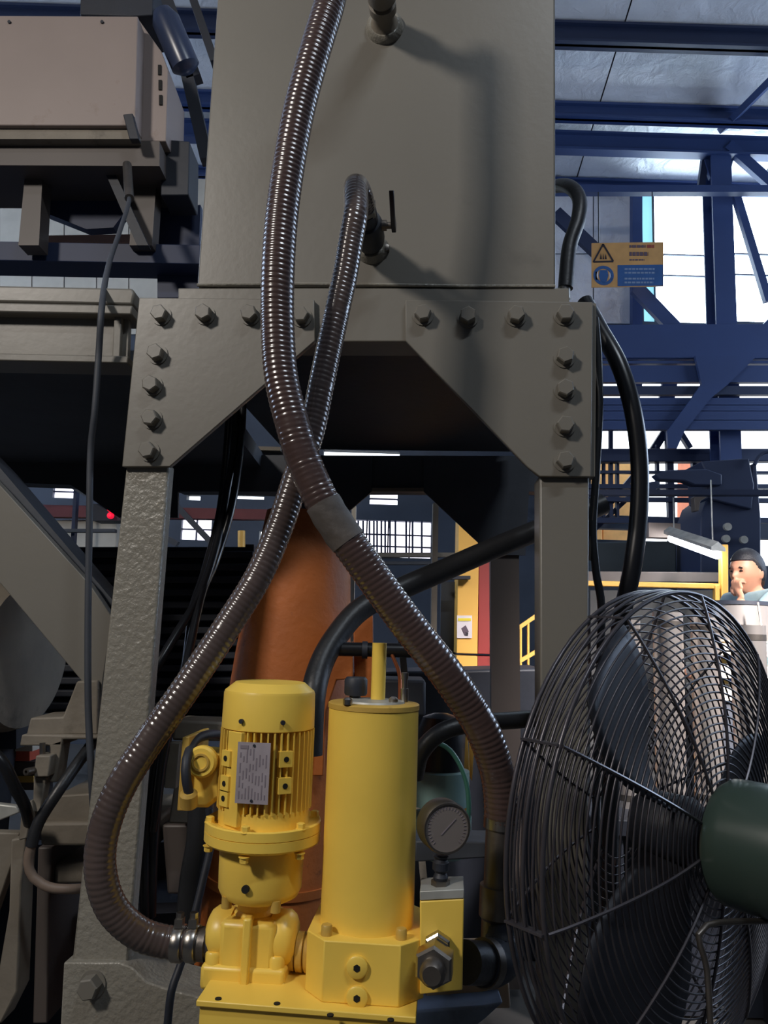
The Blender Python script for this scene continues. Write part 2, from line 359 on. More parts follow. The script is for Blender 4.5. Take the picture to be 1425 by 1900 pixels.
# flanged nipple at the top
c0 = FPt(714, 52, 0)
b = MB(); b.lathe([(0.037, 0), (0.036, 0.012), (0.028, 0.018), (0.024, 0.03), (0.024, 0.05), (0.030, 0.052), (0.030, 0.072), (0.0235, 0.074), (0.0235, 0.084), (0.031, 0.086), (0.031, 0.125), (0.024, 0.127), (0.024, 0.20)], c0, -FN, 28)
nip = b.build('pipe_nipple', GREYD, tank)
MB().lathe([(0.043, 0.0), (0.041, 0.01), (0.034, 0.016)], c0, -FN, 28).build('weld_collar', GREYR, nip)
frame = thing('support_frame', 'grey bolted steel portal frame under the tank', 'frame', (0.0, 1.9, 0.0))
fpoly('top_beam', [(330, 534), (1056, 534), (1062, 634), (330, 634)], 0.0, 0.09, GREY, frame, bevel=0.003)
BOLT = hexbolt_mesh(0.031, 0.024, GREY)
def gusset(px, bolts, off, th, base=1.6, m=GREY, bolt=True):
    g = fpoly('gusset_plate', px, off, th, m, frame, bevel=0.002, base=base)
    for i, (x, y) in enumerate(bolts): inst('bolt', BOLT, face_mat(FPt(x, y, off, base), -FN, 0.3*i+0.2), g)
    return g
gusset([(258, 552), (583, 555), (585, 632), (562, 652), (315, 866), (226, 866)], [(300, 586), (381, 585), (465, 586), (560, 589), (293, 658), (284, 716), (283, 778), (278, 838)], 0.014, 0.014)
gusset([(752, 556), (1100, 560), (1097, 885), (1001, 884), (978, 866), (752, 632)], [(785, 586), (868, 590), (957, 588), (1047, 586), (1047, 664), (1047, 724), (1047, 791), (1047, 856)], 0.014, 0.014)
# square backing edges of the gussets (return flanges)
fpoly('edge_flange', [(262, 556), (270, 556), (243, 862), (232, 862)], 0.0, 0.10, GREY, frame)
fpoly('edge_flange', [(1096, 562), (1106, 563), (1104, 884), (1094, 884)], 0.004, 0.10, GREY, frame)
fpoly('leg', [(234, 862), (314, 862), (237, 1792), (132, 1792)], 0.0, 0.035, GREYR, frame, bevel=0.005)
fpoly('leg', [(1001, 880), (1093, 880), (1091, 1500), (1090, 2420), (1006, 2420)], 0.0, 0.10, GREY, frame, bevel=0.004)
BOLTB = hexbolt_mesh(0.036, 0.030, GREY)
bp_ = fpoly('base_plate', [(118, 1786), (222, 1786), (246, 1796), (272, 1822), (320, 1838), (420, 1862), (420, 2420), (84, 2420)], 0.016, 0.12, GREYR, frame, bevel=0.003)
inst('bolt', BOLTB, face_mat(FPt(173, 1825, 0.016), -FN, 0.2), bp_)
MB().prism([FPt(345, 634, -0.095), FPt(1040, 634, -0.095), FPt(1040, 634, -0.095)+FN*1.10, FPt(345, 634, -0.095)+FN*1.10], (0, 0, 0.09)).build('bearer_deck', DK, frame)  # shade below the tank is put into the deck's dark colour
# rear portal
RB = 2.92
fpoly('rear_beam', [(330, 844), (1000, 846), (1000, 912), (330, 912)], 0.0, 0.08, DARKST, frame, base=RB)  # rear frame is unlit grey steel, its shade put into a darker colour
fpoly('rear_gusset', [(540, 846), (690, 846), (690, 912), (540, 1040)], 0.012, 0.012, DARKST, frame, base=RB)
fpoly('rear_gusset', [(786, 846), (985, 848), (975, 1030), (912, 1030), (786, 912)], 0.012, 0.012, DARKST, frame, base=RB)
fpoly('rear_leg', [(910, 905), (962, 905), (970, 1836), (914, 1836)], 0.0, 0.10, BROWN, frame, base=RB)
fpoly('rear_leg', [(548, 905), (600, 905), (550, 1836), (488, 1836)], 0.0, 0.10, BROWN, frame, base=RB)
fpoly('rear_lip', [(690, 905), (786, 905), (786, 912), (690, 912)], 0.02, 0.02, GREYD, frame, base=RB)
# ================================================================== HOSES
def ribs(pitch, amp, hel=1.0):
    def f(d, a, t):
        ph = (d/pitch+hel*a/(2*math.pi)) % 1.0
        return amp*(math.sin(math.pi*ph)**0.6-0.6)
    return f
def offp(px, py, off): return FPt(px, py, off)
def rib_hose(name, px, r, m, label, pitch=0.0088, amp=0.055, parent=None, step=0.0017):
    root = thing(name, label, 'hose', Vector((0, 0, 0)))
    pts = [q if isinstance(q, Vector) else P(*q) for q in px]
    setm(root, Matrix.Translation(pts[-1]))
    MB().tube(spline(pts, step), r, 22, ribs(pitch, amp)).build('hose_tube', m, root, smooth=80)
    return root, pts
n_end = c0 - FN*0.2
h1, p1 = rib_hose('suction_hose', [n_end, n_end-FN*0.05+Vector((0, 0, 0.015)), P(668, -215, 1.30), P(632, -90, 1.265), (613, 0, 1.25), (583, 100, 1.24), (556, 200, 1.235), (537, 300, 1.23), (523, 400, 1.225), (516, 500, 1.22), (515, 600, 1.22), (522, 700, 1.215), (546, 800, 1.21), (570, 870, 1.21), (610, 952, 1.21), (678, 1050, 1.215), (752, 1152, 1.225), (832, 1255, 1.24), (893, 1350, 1.26), (924, 1440, 1.28), (932, 1530, 1.29)], 0.0272, HOSE, 'thick brown ribbed hose sweeping from the tank top to the right fan')
tp = [p1[i] for i in range(13, 16)]
# taped patch on the thick hose
pts = spline(p1, 0.004)
ia = min(range(len(pts)), key=lambda i: (pts[i]-P(600, 935, 1.21)).length); ib = min(range(len(pts)), key=lambda i: (pts[i]-P(650, 1010, 1.213)).length)
MB().tube(pts[ia:ib], lambda t: 0.0288, 20, lambda d, a, t: 0.02*math.sin(5*a+d*200)).build('tape_patch', TAPE, h1)
pe = P(932, 1530, 1.29)
pip = MB().lathe([(0.0235, 0), (0.0235, 0.105), (0.029, 0.105), (0.029, 0.15), (0.0245, 0.155), (0.0245, 0.185)], P(930, 1512, 1.29), (-0.03, 0, -1), 26).build('steel_stub_pipe', STEELD, h1)
MB().lathe([(0.0285, 0), (0.0285, 0.016)], P(931, 1516, 1.29), (-0.03, 0, -1), 26).build('hose_clamp', STEEL, h1)
# second hose
v0 = FPt(690, 462, 0)
h2, p2 = rib_hose('return_hose', [v0-FN*0.155, v0-FN*0.21, v0-FN*0.25+Vector((-0.006, 0, -0.004)), (660, 392, 1.315), (650, 450, 1.31), (640, 510, 1.305), (627, 570, 1.30), (612, 640, 1.295), (596, 715, 1.29), (578, 800, 1.285), (548, 890, 1.275), (518, 980, 1.265), (478, 1072, 1.25), (420, 1165, 1.235), (350, 1270, 1.215), (275, 1378, 1.20), (224, 1460, 1.19), (193, 1540, 1.185), (186, 1612, 1.185), (206, 1682, 1.195), (252, 1728, 1.21), (300, 1746, 1.222), (348, 1750, 1.228)], 0.0222, HOSE2, 'thinner grey brown ribbed hose crossing from the tank valve to the pump')
pa = P(330, 1750, 1.2); ux = FX
for k, xp in enumerate((332, 358)):
    p = P(xp, 1750, 1.227)
    cl = MB().lathe([(0.0245, -0.008), (0.026, -0.006), (0.026, 0.006), (0.0245, 0.008)], p, FX, 26).build('hose_clamp', STEEL, h2)
    MB().box(p+Vector((0.0, -0.004, 0.030)), (0.012, 0.016, 0.012)).lathe([(0.006, 0), (0.006, 0.01)], p+Vector((0.0, -0.004, 0.034)), (0, 0, 1), 6).build('clamp_screw', STEEL, cl)
MB().lathe([(0.021, 0), (0.021, 0.016), (0.0235, 0.016), (0.0235, 0.026), (0.019, 0.026), (0.019, 0.04)], P(352, 1750, 1.228), FX, 24).build('threaded_end', STEELD, h2)
# ball valve on the tank face
bv = thing('ball_valve', 'black ball valve with dark blue lever on the tank face', 'valve', v0)
MB().lathe([(0.036, 0), (0.034, 0.008), (0.027, 0.018)], v0, -FN, 26).build('weld_collar', GREYR, bv)
MB().lathe([(0.0225, 0.01), (0.0225, 0.035), (0.030, 0.036), (0.032, 0.05), (0.032, 0.105), (0.029, 0.118), (0.024, 0.12), (0.024, 0.16)], v0, -FN, 26).build('valve_body', DK, bv)
MB().lathe([(0.026, 0.155), (0.026, 0.175)], v0, -FN, 6).build('hex_union', STEEL, bv)
vs_ = v0-FN*0.10+FX*0.028
MB().lathe([(0.011, 0), (0.011, 0.012), (0.007, 0.012), (0.007, 0.026)], vs_, FX, 16).build('stem', STEELD, bv)
q0 = vs_+FX*0.022
MB().prism([q0+FN*0.012+ZUP*0.010, q0-FN*0.02+ZUP*0.009, q0-FN*0.12+ZUP*0.006+FX*0.004, q0-FN*0.13+ZUP*0.0+FX*0.004, q0-FN*0.12-ZUP*0.006+FX*0.004, q0-FN*0.02-ZUP*0.009, q0+FN*0.012-ZUP*0.010], FX*0.009).build('lever', BLUEPL, bv, bevel=0.0015)
MB().lathe([(0.010, 0), (0.010, 0.012), (0.006, 0.014)], v0+FX*0.03-ZUP*0.002, -FN, 6).build('drain_nut', STEELD, bv)
# ================================================================== YELLOW PUMP UNIT
YM = 1.235; KR = 0.95
base = thing('pump_base', 'yellow steel base channel carrying motor and filter', 'base plate', P(560, 1990, 1.25))
# top plate + front web
ztop = P(668, 1869, 1.128).z
fa = onplane(364, 1856, Vector((0, 0, ztop)), ZUP); fb = onplane(772, 1888, Vector((0, 0, ztop)), ZUP)
back = FN*0.26
MB().prism([fa, fb, fb+back, fa+back], (0, 0, -0.008)).build('top_plate', YEL, base, bevel=0.0015)
dirp = (fb-fa).normalized()
MB().prism([fa+dirp*0.004-ZUP*0.004+FN*0.006, fb-ZUP*0.004+FN*0.006, fb-ZUP*0.24+FN*0.006, fa+dirp*0.004-ZUP*0.24+FN*0.006], FN*0.008).build('front_web', YEL, base)
for xp, yp in ((405, 1853), (514, 1862), (613, 1883), (725, 1892)):
    q = onplane(xp, yp, fa+ZUP*0.0005, ZUP); MB().lathe([(0.0045, -0.001), (0.0045, 0.0006)], q, ZUP, 12).build('bolt_hole', HOLE, base)
# --- motor pump
mx = P(487, 1560, YM); AX = Vector((mx.x, mx.y, 0))
def zM(py): return P(487, py, YM-0.075).z
s_ = mpp(mx)
motor = thing('motor_pump', 'yellow finned electric motor with gear pump on the left of the base', 'motor', Vector((mx.x, mx.y, ztop)))
def vl(prof, name, m, parent, ax=AX, seg=48, zf=None, s=s_, smooth=40):
    return MB().lathe([(r*s, P(487, y, YM-r*s).z) for r, y in prof], ax, ZUP, seg).build(name, m, parent, smooth=smooth)
cowl = vl([(84, 1360), (87, 1359), (87, 1356), (86, 1293), (84, 1287), (66, 1270), (62, 1269)], 'fan_cowl', YEL, motor, smooth=22)
for a in (-2.0, -1.15): 
    q = AX+Vector((math.cos(a)*0.0735, math.sin(a)*0.0735, zM(1341))); MB().lathe([(0.0035, -0.002), (0.0035, 0.0018)], q, Vector((math.cos(a), math.sin(a), 0)), 10).build('cowl_screw', DK, cowl)
vl([(72, 1545), (72, 1358)], 'stator_body', YELD, motor)
fin_me, _ = MB().box((0.0745*s_/s_, 0, 0), (0.014, 0.0022, zM(1362)-zM(1516))).mesh('cooling_fin', YEL, 0, center=False)
for k in range(44):
    a = 2*math.pi*k/44
    inst('cooling_fin', fin_me, Matrix.Translation(AX+Vector((0, 0, (zM(1362)+zM(1516))/2))) @ Matrix.Rotation(a, 4, 'Z') @ Matrix.Translation((0.071*(s_/0.000897)-0.0745+0.0, 0, 0)), motor)
vl([(74, 1545), (84, 1545), (84, 1514), (74, 1510)], 'end_shield', YEL, motor)
fl = vl([(60, 1590), (104, 1588), (107, 1585), (107, 1567), (105, 1566), (107, 1565), (107, 1548), (104, 1545), (60, 1545)], 'mount_flange', YEL, motor)
BS = hexbolt_mesh(0.011, 0.009, YEL, 'flange_bolt')
for k in range(6):
    a = 2*math.pi*k/6+0.35; q = AX+Vector((math.cos(a)*0.080, math.sin(a)*0.080, 0))
    inst('flange_bolt', BS, Matrix.Translation(q+Vector((0, 0, zM(1545)))), fl)
    inst('flange_bolt', BS, Matrix.Translation(q+Vector((0, 0, zM(1589)))) @ Matrix.Rotation(math.pi, 4, 'X'), fl)
bell = vl([(60, 1684), (70, 1682), (76, 1670), (78, 1600), (76, 1588)], 'bell_housing', YEL, motor)
q = AX+Vector((-0.012, -0.0655, zM(1656))); MB().lathe([(0.0055, -0.004), (0.0055, 0.0012)], q, Vector((-0.17, -1, 0)), 14).build('bell_hole', HOLE, bell)
for a in (-2.45, -1.0, 0.6, 2.2):
    q = AX+Vector((math.cos(a)*0.055, math.sin(a)*0.055, zM(1683))); MB().lathe([(0.0075, 0), (0.0075, 0.016)], q, -ZUP, 12).build('bell_bolt', YELD, bell)
# end-shield ears with holes on the stator
EAR = MB().box((0, 0, 0), (0.020, 0.010, 0.022)).mesh('mount_pad', YEL, 0, center=False)[0]
for a, y in ((-2.35, 1414), (-2.35, 1462), (-2.35, 1490), (-1.05, 1410), (-1.05, 1460)):
    d = Vector((math.cos(a), math.sin(a), 0)); q = AX+d*0.070+Vector((0, 0, zM(y)))
    o_ = inst('mount_pad', EAR, Matrix.Translation(q) @ Matrix.Rotation(a+math.pi/2, 4, 'Z'), motor)
    MB().lathe([(0.004, 0), (0.004, 0.0008)], q+d*0.0052, d, 12).build('pad_hole', HOLE, o_)
a = -2.30; d = Vector((math.cos(a), math.sin(a), 0)); t_ = Vector((-d.y, d.x, 0))
MB().box(AX+d*0.0655+Vector((0, 0, (zM(1362)+zM(1540))/2))+t_*0.010, (0.012, 0.030, zM(1362)-zM(1540)), Matrix.Rotation(a, 3, 'Z')).build('side_rail', YEL, motor, bevel=0.001)
# name plate
a = -1.68; d = Vector((math.cos(a), math.sin(a), 0)); t_ = Vector((-d.y, d.x, 0))
npl = MB().box(AX+d*0.0762+Vector((0, 0, (zM(1378)+zM(1492))/2)), (0.0016, 0.048, zM(1378)-zM(1492)), Matrix.Rotation(a, 3, 'Z')).build('name_plate', ALU, motor)
npc = AX+d*0.0772+Vector((0, 0, (zM(1378)+zM(1492))/2)); Hn = (zM(1378)-zM(1492))/2
pl = MB()
for k in range(9):
    t = -0.019+0.0047*k
    zz = -Hn*0.85
    while zz < Hn*0.62:
        ln = random.uniform(0.006, 0.02); pl.box(npc+t_*t+ZUP*(zz+ln/2), (0.0005, 0.0016, ln), Matrix.Rotation(a, 3, 'Z')); zz += ln+random.uniform(0.004, 0.014)
pl.box(npc-t_*0.014+ZUP*Hn*0.84, (0.0005, 0.012, 0.005), Matrix.Rotation(a, 3, 'Z'))
pl.build('plate_lettering', INK, npl, smooth=0)
for z in (Hn*0.9, -Hn*0.9): MB().lathe([(0.0022, 0), (0.0018, 0.0014)], npc+ZUP*z, d, 10).build('rivet', DK, npl)
# terminal box
tbx = MB().prism([P(348, 1398, 1.22), P(408, 1404, 1.22), P(410, 1480, 1.22), P(384, 1500, 1.22), P(340, 1500, 1.22)], FN*0.085).build('terminal_box', YEL, motor, bevel=0.006)
MB().prism([P(338, 1368, 1.21), P(352, 1366, 1.21), P(344, 1505, 1.21), P(328, 1505, 1.21)], FN*0.10).build('box_cover', YELD, tbx, bevel=0.002)
pc = P(377, 1412, 1.218)
MB().lathe([(0.0235, 0), (0.0235, 0.008), (0.020, 0.012)], pc, -FN, 24).build('entry_plug', YEL, tbx)
MB().lathe([(0.013, 0.0118), (0.013, 0.0145), (0.010, 0.0145), (0.010, 0.0118)], pc, -FN, 20, cap=False).build('plug_ring', YELD, tbx)
gl = P(352, 1478, 1.205)
MB().lathe([(0.013, 0), (0.013, 0.02), (0.0095, 0.024)], gl-ZUP*0.012-FN*0.0, Vector((0, -0.5, 1)), 18).build('cable_gland', YELD, tbx)
cable('motor_cable', [(352, 1476, 1.197), (346, 1448, 1.19), (346, 1410, 1.197), (362, 1374, 1.24), (395, 1362, 1.31), (420, 1368, 1.40)], 0.0072, DK, 'short dark cable looping into the yellow motor terminal box', 'cable')
# gear pump below
zP = lambda y: P(470, y, YM-0.045).z
pcx = P(468, 1760, YM); PAX = Vector((pcx.x, pcx.y, 0))
UR = Matrix((FX, FN, ZUP)).transposed()
def ub(c, size, name, m, parent, bevel=0.004): return MB().box(c, size, UR).build(name, m, parent, bevel=bevel)
def uP(px, py, Y=YM): return P(px, py, Y)
MB().lathe([(r*s_, zP(y)) for r, y in ((34, 1735), (36, 1712), (30, 1705), (30, 1680))], PAX, ZUP, 28).build('pump_neck', YEL, motor)
zc = (zP(1820)+zP(1715))/2
MB().box(Vector((PAX.x, PAX.y, zc)), (0.082, 0.080, zP(1715)-zP(1820)), UR).build('pump_body', YEL, motor, bevel=0.008)
MB().box(Vector((PAX.x, PAX.y, zc))-FN*0.042+FX*0.002, (0.012, 0.020, zP(1690)-zP(1820)), UR).build('pump_rib', YEL, motor, bevel=0.003)
for sgn, xa in ((-1, 400), (1, 535)):
    p = Vector((PAX.x, PAX.y, zP(1758))); MB().lathe([(0.036, 0.03), (0.038, 0.04), (0.038, 0.054), (0.032, 0.062), (0.024, 0.066)], p, FX*sgn, 30).build('port_boss', YEL, motor)
MB().box(Vector((PAX.x, PAX.y, (zP(1842)+zP(1800))/2))-FX*0.003, (0.122, 0.09, 0.034), UR).build('pump_foot', YEL, motor, bevel=0.006)
for sgn in (-1, 1):
    MB().lathe([(0.012, 0), (0.012, 0.018), (0.010, 0.021)], Vector((PAX.x, PAX.y, zP(1806)))+FX*(0.046*sgn-0.003)-FN*0.03, ZUP, 16).build('foot_bolt_boss', YEL, motor)
MB().box(Vector((PAX.x, PAX.y, (ztop+zP(1835))/2)), (0.118, 0.088, abs(zP(1835)-ztop)+0.004), UR).build('foot_plate', YEL, motor, bevel=0.003)
# --- filter
YF = 1.22
fc = P(680, 1740, YF); FAX = Vector((fc.x, fc.y, 0)); sf = mpp(fc)
def zF(py): return P(685, py, YF-0.074).z
filt = thing('filter_housing', 'tall yellow cylindrical filter housing on an octagonal block', 'filter', Vector((fc.x, fc.y, ztop)))
fb_ = MB().lathe([(r*sf, zF(y)) for r, y in ((87, 1760), (86.5, 1320))], FAX, ZUP, 56).build('filter_cylinder', YEL, filt)
lid = MB().lathe([(r*sf, zF(y)) for r, y in ((86, 1324), (88, 1323), (88, 1314), (85.5, 1312), (60, 1311.5))], FAX, ZUP, 56).build('filter_lid', YELD, filt)
MB().lathe([(60*sf, zF(1312)), (58*sf, zF(1308))], FAX, ZUP, 40).build('lid_plate', ZINC, lid)
zo = P(672, 1752, 1.13).z
o8 = [(-0.05, -0.086), (0.054, -0.086), (0.086, -0.054), (0.086, 0.054), (0.054, 0.086), (-0.05, 0.086), (-0.079, 0.054), (-0.079, -0.054)]
oct_ = MB().prism([FAX+FX*a_+FN*b_+Vector((0, 0, ztop)) for a_, b_ in o8], (0, 0, zo-ztop)).build('octagon_block', YEL, filt, bevel=0.0015)
dfr = -FN
for y in (1793, 1849):
    q = onplane(663, y, FAX+dfr*0.086, FN)
    pl_ = MB().lathe([(0.0145, -0.002), (0.0145, 0.005), (0.0125, 0.0065)], q, dfr, 24).build('port_plug', YEL, oct_)
    MB().lathe([(0.005, 0.006), (0.005, 0.0072)], q, dfr, 6).build('hex_socket', HOLE, pl_)
for a in (-2.3, -0.95, 0.7, 2.3):
    q = FAX+Vector((math.cos(a), math.sin(a), 0))*0.083+Vector((0, 0, zo)); MB().lathe([(0.0078, 0), (0.0078, 0.012), (0.0065, 0.014)], q, ZUP, 14).build('cap_screw', YELD, oct_)
for xp, yp in ((628, 1309), (742, 1307)):
    q = onplane(xp, yp, Vector((0, 0, zF(1311))), ZUP)
    MB().lathe([(0.007, 0), (0.007, 0.007), (0.004, 0.010)], FAX+ (Vector((q.x, q.y, 0))-FAX)*0.75+Vector((0, 0, zF(1311))), ZUP, 12).build('lid_nut', STEEL, lid)
# air bleed fitting on the lid
qb = FAX+FX*0.045+FN*0.02+Vector((0, 0, zF(1311)))
MB().lathe([(0.006, 0), (0.006, 0.02), (0.004, 0.02), (0.004, 0.034), (0.0055, 0.034), (0.0055, 0.044)], qb, ZUP, 12).build('bleed_fitting', STEEL, lid)
MB().cyl(FAX+FX*0.004+FN*0.02+Vector((0, 0, zF(1312))), FAX+FX*0.004+FN*0.02+Vector((0, 0, zF(1195))), 0.0112, 18).build('riser_pipe', YEL, lid)
# threaded union between pump and block
u0 = P(534, 1764, 1.235)
un = MB().lathe([(0.022, 0), (0.026, 0.004), (0.026, 0.012), (0.022, 0.013), (0.027, 0.015), (0.027, 0.024), (0.022, 0.025), (0.027, 0.028), (0.027, 0.036), (0.02, 0.04), (0.02, 0.06)], u0, FX, 22).build('pipe_union', YELD, filt)
# --- valve block with gauge
YB = 1.15
vb = thing('valve_block', 'small yellow valve block with large hex plug beside the filter', 'valve block', P(818, 1845, YB))
fpb = 1.15
MB().prism([P(779, 1672, YB), P(861, 1668, YB), P(858, 1838, YB), P(779, 1846, YB)], FN*0.06).build('block_body', YEL, vb, bevel=0.002)
MB().prism([P(779, 1671, YB), P(861, 1667, YB), P(861, 1650, YB+0.0), P(779, 1654, YB)], FN*0.06).build('block_cap', ZINC, vb, bevel=0.001)
q = P(812, 1752, YB)
MB().lathe([(0.019, 0), (0.019, 0.012), (0.016, 0.014), (0.016, 0.022)], q, -FN, 6).build('lock_nut', STEEL, vb, smooth=0)
hx = MB().lathe([(0.0275, 0.02), (0.0275, 0.046), (0.024, 0.050)], q-ZUP*0.012, -FN+Vector((-0.1, 0, 0)), 6).build('hex_plug', STEEL, vb, smooth=0)
MB().lathe([(0.017, 0.05), (0.017, 0.062), (0.012, 0.068)], q-ZUP*0.014, -FN+Vector((-0.1, 0, 0)), 20).build('plug_cap', STEELD, hx)
ga = thing('pressure_gauge', 'round dial pressure gauge on a black stem above the valve block', 'gauge', P(817, 1655, YB))
gs = P(817, 1660, YB+0.025)
MB().lathe([(0.0135, 0), (0.0135, 0.02)], gs, ZUP, 6).build('stem_nut', STEELD, ga, smooth=0)
zg = P(822, 1585, YB+0.025).z
MB().lathe([(0.009, 0), (0.011, 0.006), (0.008, 0.012), (0.012, 0.016), (0.012, 0.026), (0.008, 0.03), (0.011, 0.034), (0.009, zg-gs.z-0.02)], gs+ZUP*0.018, ZUP, 14).build('stem', DK, ga)
gc = P(824, 1533, YB+0.02); gn = Vector((0.28, -1, 0.0)).normalized()
cs_ = MB().lathe([(0.034, -0.02), (0.0365, -0.016), (0.0365, 0.010), (0.0345, 0.014), (0.032, 0.014), (0.032, 0.011)], gc, gn, 40).build('gauge_case', STEELD, ga)
MB().lathe([(0.0322, 0.010), (0.0322, 0.0122)], gc, gn, 40).build('dial_face', GAUGEF, cs_)
gm = basis(gn)
MB().box(gc+gn*0.0128+gm @ Vector((0.002, 0.002, 0)), (0.0012, 0.030, 0.0006), gm @ Matrix.Rotation(-0.8, 3, 'Z')).build('needle', INK, cs_)
tk = MB()
for k in range(28):
    an = R(-135+270*k/27); r_ = 0.0272; tk.box(gc+gn*0.0126+gm @ Vector((math.sin(an)*r_, math.cos(an)*r_, 0)), (0.0008, 0.004, 0.0006), gm @ Matrix.Rotation(-an, 3, 'Z'))
tk.build('dial_ticks', INK, cs_, smooth=0)
# elbow pipework between valve block and hose stub
ew = thing('pipe_elbow', 'dark pipe elbow joining the valve block to the hose stub', 'pipe fitting', P(930, 1830, 1.25))
MB().cyl(P(862, 1785, 1.2), P(900, 1787, 1.24), 0.029, 22).build('nipple', BLACK, ew)
MB().tube(spline([P(895, 1787, 1.235), P(915, 1787, 1.25), P(932, 1770, 1.27), P(928, 1735, 1.285), P(927, 1700, 1.29)], 0.006), lambda t: 0.032 if t < 0.6 else 0.026, 20).build('elbow', DK, ew)
MB().lathe([(0.034, 0), (0.034, 0.014)], P(896, 1787, 1.235), P(915, 1787, 1.25)-P(896, 1787, 1.235), 22).build('collar', STEELD, ew)
#@@SECTION3
# ================================================================== FAN
fC = P(1245, 1533, 1.293); fa_ = Vector((0.658, -0.752, -0.018)).normalized(); RF = 0.3665
fan = thing('industrial_fan', 'large black wire guard fan with dark green motor at right', 'fan', Vector((fC.x, fC.y, 0)) + fa_*0.2)
fm = basis(fa_)
def ring(r, h, wr, name, parent, seg=84):
    pts = [fC + fm @ Vector((r*math.cos(2*math.pi*i/seg), r*math.sin(2*math.pi*i/seg), h)) for i in range(seg)]
    return MB().tube(pts, wr, 6, closed=True).build(name, FANM, parent, smooth=80)
def rearp(t): # t 0 rim -> 1 hub
    return (RF*(1-t)+0.075*t, 0.03+0.055*math.sin(t*math.pi/2)**0.9)
def frontp(t):
    return (RF*(1-t)+0.07*t, -0.03-0.06*math.sin(t*math.pi/2))
for k in range(26): 
    r, h = rearp(k/25); ring(r, h, 0.0016, 'guard_ring', fan)
for k in range(24):
    r, h = frontp(k/23); ring(r, h, 0.0015, 'front_guard_ring', fan)
ring(RF+0.002, 0.029, 0.0036, 'rim_ring', fan); ring(RF+0.002, -0.029, 0.0036, 'rim_ring', fan)
ring(RF+0.004, 0.0, 0.003, 'rim_ring', fan); ring(RF+0.003, 0.015, 0.002, 'rim_ring', fan); ring(RF+0.003, -0.015, 0.002, 'rim_ring', fan)
for k in range(10):
    a = 2*math.pi*k/10+0.2
    for fn_, nm in ((rearp, 'guard_spoke'), (frontp, 'front_guard_spoke')):
        pts = []
        for j in range(13):
            r, h = fn_(j/12); h2 = h+(0.003 if fn_ is rearp else -0.003); pts.append(fC+fm @ Vector((r*math.cos(a), r*math.sin(a), h2)))
        MB().tube(pts, 0.0024, 6).build(nm, FANM, fan)
    MB().bar(fC+fm @ Vector((RF*1.01*math.cos(a), RF*1.01*math.sin(a), -0.03)), fC+fm @ Vector((RF*1.01*math.cos(a), RF*1.01*math.sin(a), 0.03)), 0.012, 0.003).build('rim_clip', FANM, fan)
mo = MB().lathe([(0.03, 0.075), (0.082, 0.088), (0.090, 0.10), (0.091, 0.115), (0.091, 0.32), (0.085, 0.34), (0.03, 0.35)], fC, fa_, 44).build('fan_motor', FANG, fan)
MB().lathe([(0.0925, 0.22), (0.0925, 0.226)], fC, fa_, 44).build('motor_band', DK, mo)
MB().lathe([(0.045, -0.05), (0.05, -0.03), (0.05, 0.03), (0.02, 0.08)], fC, fa_, 28).build('blade_hub', DK, fan)
for k in range(3):
    a0 = 2*math.pi*k/3+2.18; vs_b = []; fs_b = []
    nr, na = 8, 8
    for i in range(nr+1):
        r = 0.05+(0.33-0.05)*i/nr; span = R(28)+R(30)*math.sin(math.pi*min(1, i/nr*0.85+0.1))
        for j in range(na+1):
            t = j/na-0.5; ang = a0+span*t; h = 0.055*t*(1.2-0.5*i/nr)
            vs_b.append(fC+fm @ Vector((r*math.cos(ang), r*math.sin(ang), h)))
    for i in range(nr):
        for j in range(na): q = i*(na+1)+j; fs_b.append((q, q+1, q+na+2, q+na+1))
    o_ = MB().add(vs_b, fs_b).build('fan_blade', BLADE, fan, smooth=80)
    s__ = o_.modifiers.new('thick', 'SOLIDIFY'); s__.thickness = 0.003
pb = fC+fa_*0.22
MB().cyl(Vector((pb.x, pb.y, 0.02)), pb-ZUP*0.08, 0.028, 20).build('stand_pole', DK, fan)
MB().lathe([(0.26, 0), (0.26, 0.02), (0.06, 0.05), (0.03, 0.09)], Vector((pb.x, pb.y, 0)), ZUP, 36).build('stand_base', DK, fan)
MB().box(pb-ZUP*0.09, (0.07, 0.07, 0.06)).build('pole_bracket', DK, fan, bevel=0.005)
cable('fan_cord', [fC+fa_*0.16-ZUP*0.092, P(1305, 1720, 1.1), P(1312, 1800, 1.1), P(1318, 1920, 1.1), P(1310, 2060, 1.12)], 0.004, STEELD, 'thin pale cord hanging below the green fan motor', 'cord')
# ================================================================== LEFT SIDE
lb = thing('side_beam', 'grey painted channel beam joining the frame from the left', 'beam', P(120, 672, 1.70))
def ppr(name, px, Y, depth, m, parent, bevel=0.0): return pp(name, px, Y, depth, m, parent, bevel)
ppr('upper_tube', [(-900, 510), (246, 534), (250, 545), (246, 566), (-900, 542)], 1.70, 0.06, GREY, lb, 0.006)
ppr('web', [(-900, 548), (240, 572), (236, 672), (-900, 648)], 1.72, 0.02, GREY, lb)
ppr('top_flange', [(-900, 542), (246, 566), (244, 584), (-900, 562)], 1.69, 0.09, GREY, lb, 0.004)
ppr('bottom_flange', [(-900, 636), (238, 660), (237, 674), (-900, 651)], 1.69, 0.09, GREY, lb, 0.003)
MB().box((P(-860, 650, 1.74).x, 1.75, P(-860, 640, 1.74).z/2), (0.1, 0.1, P(-860, 640, 1.74).z)).build('beam_post', GREY, lb)
ppr('stiffener', [(212, 580), (226, 578), (222, 664), (208, 664)], 1.705, 0.03, GREY, lb, 0.002)
dk_ = thing('platform_deck', 'dark steel platform deck behind the left channel beam', 'platform', P(100, 850, 2.6))
zu = P(120, 690, 1.85).z
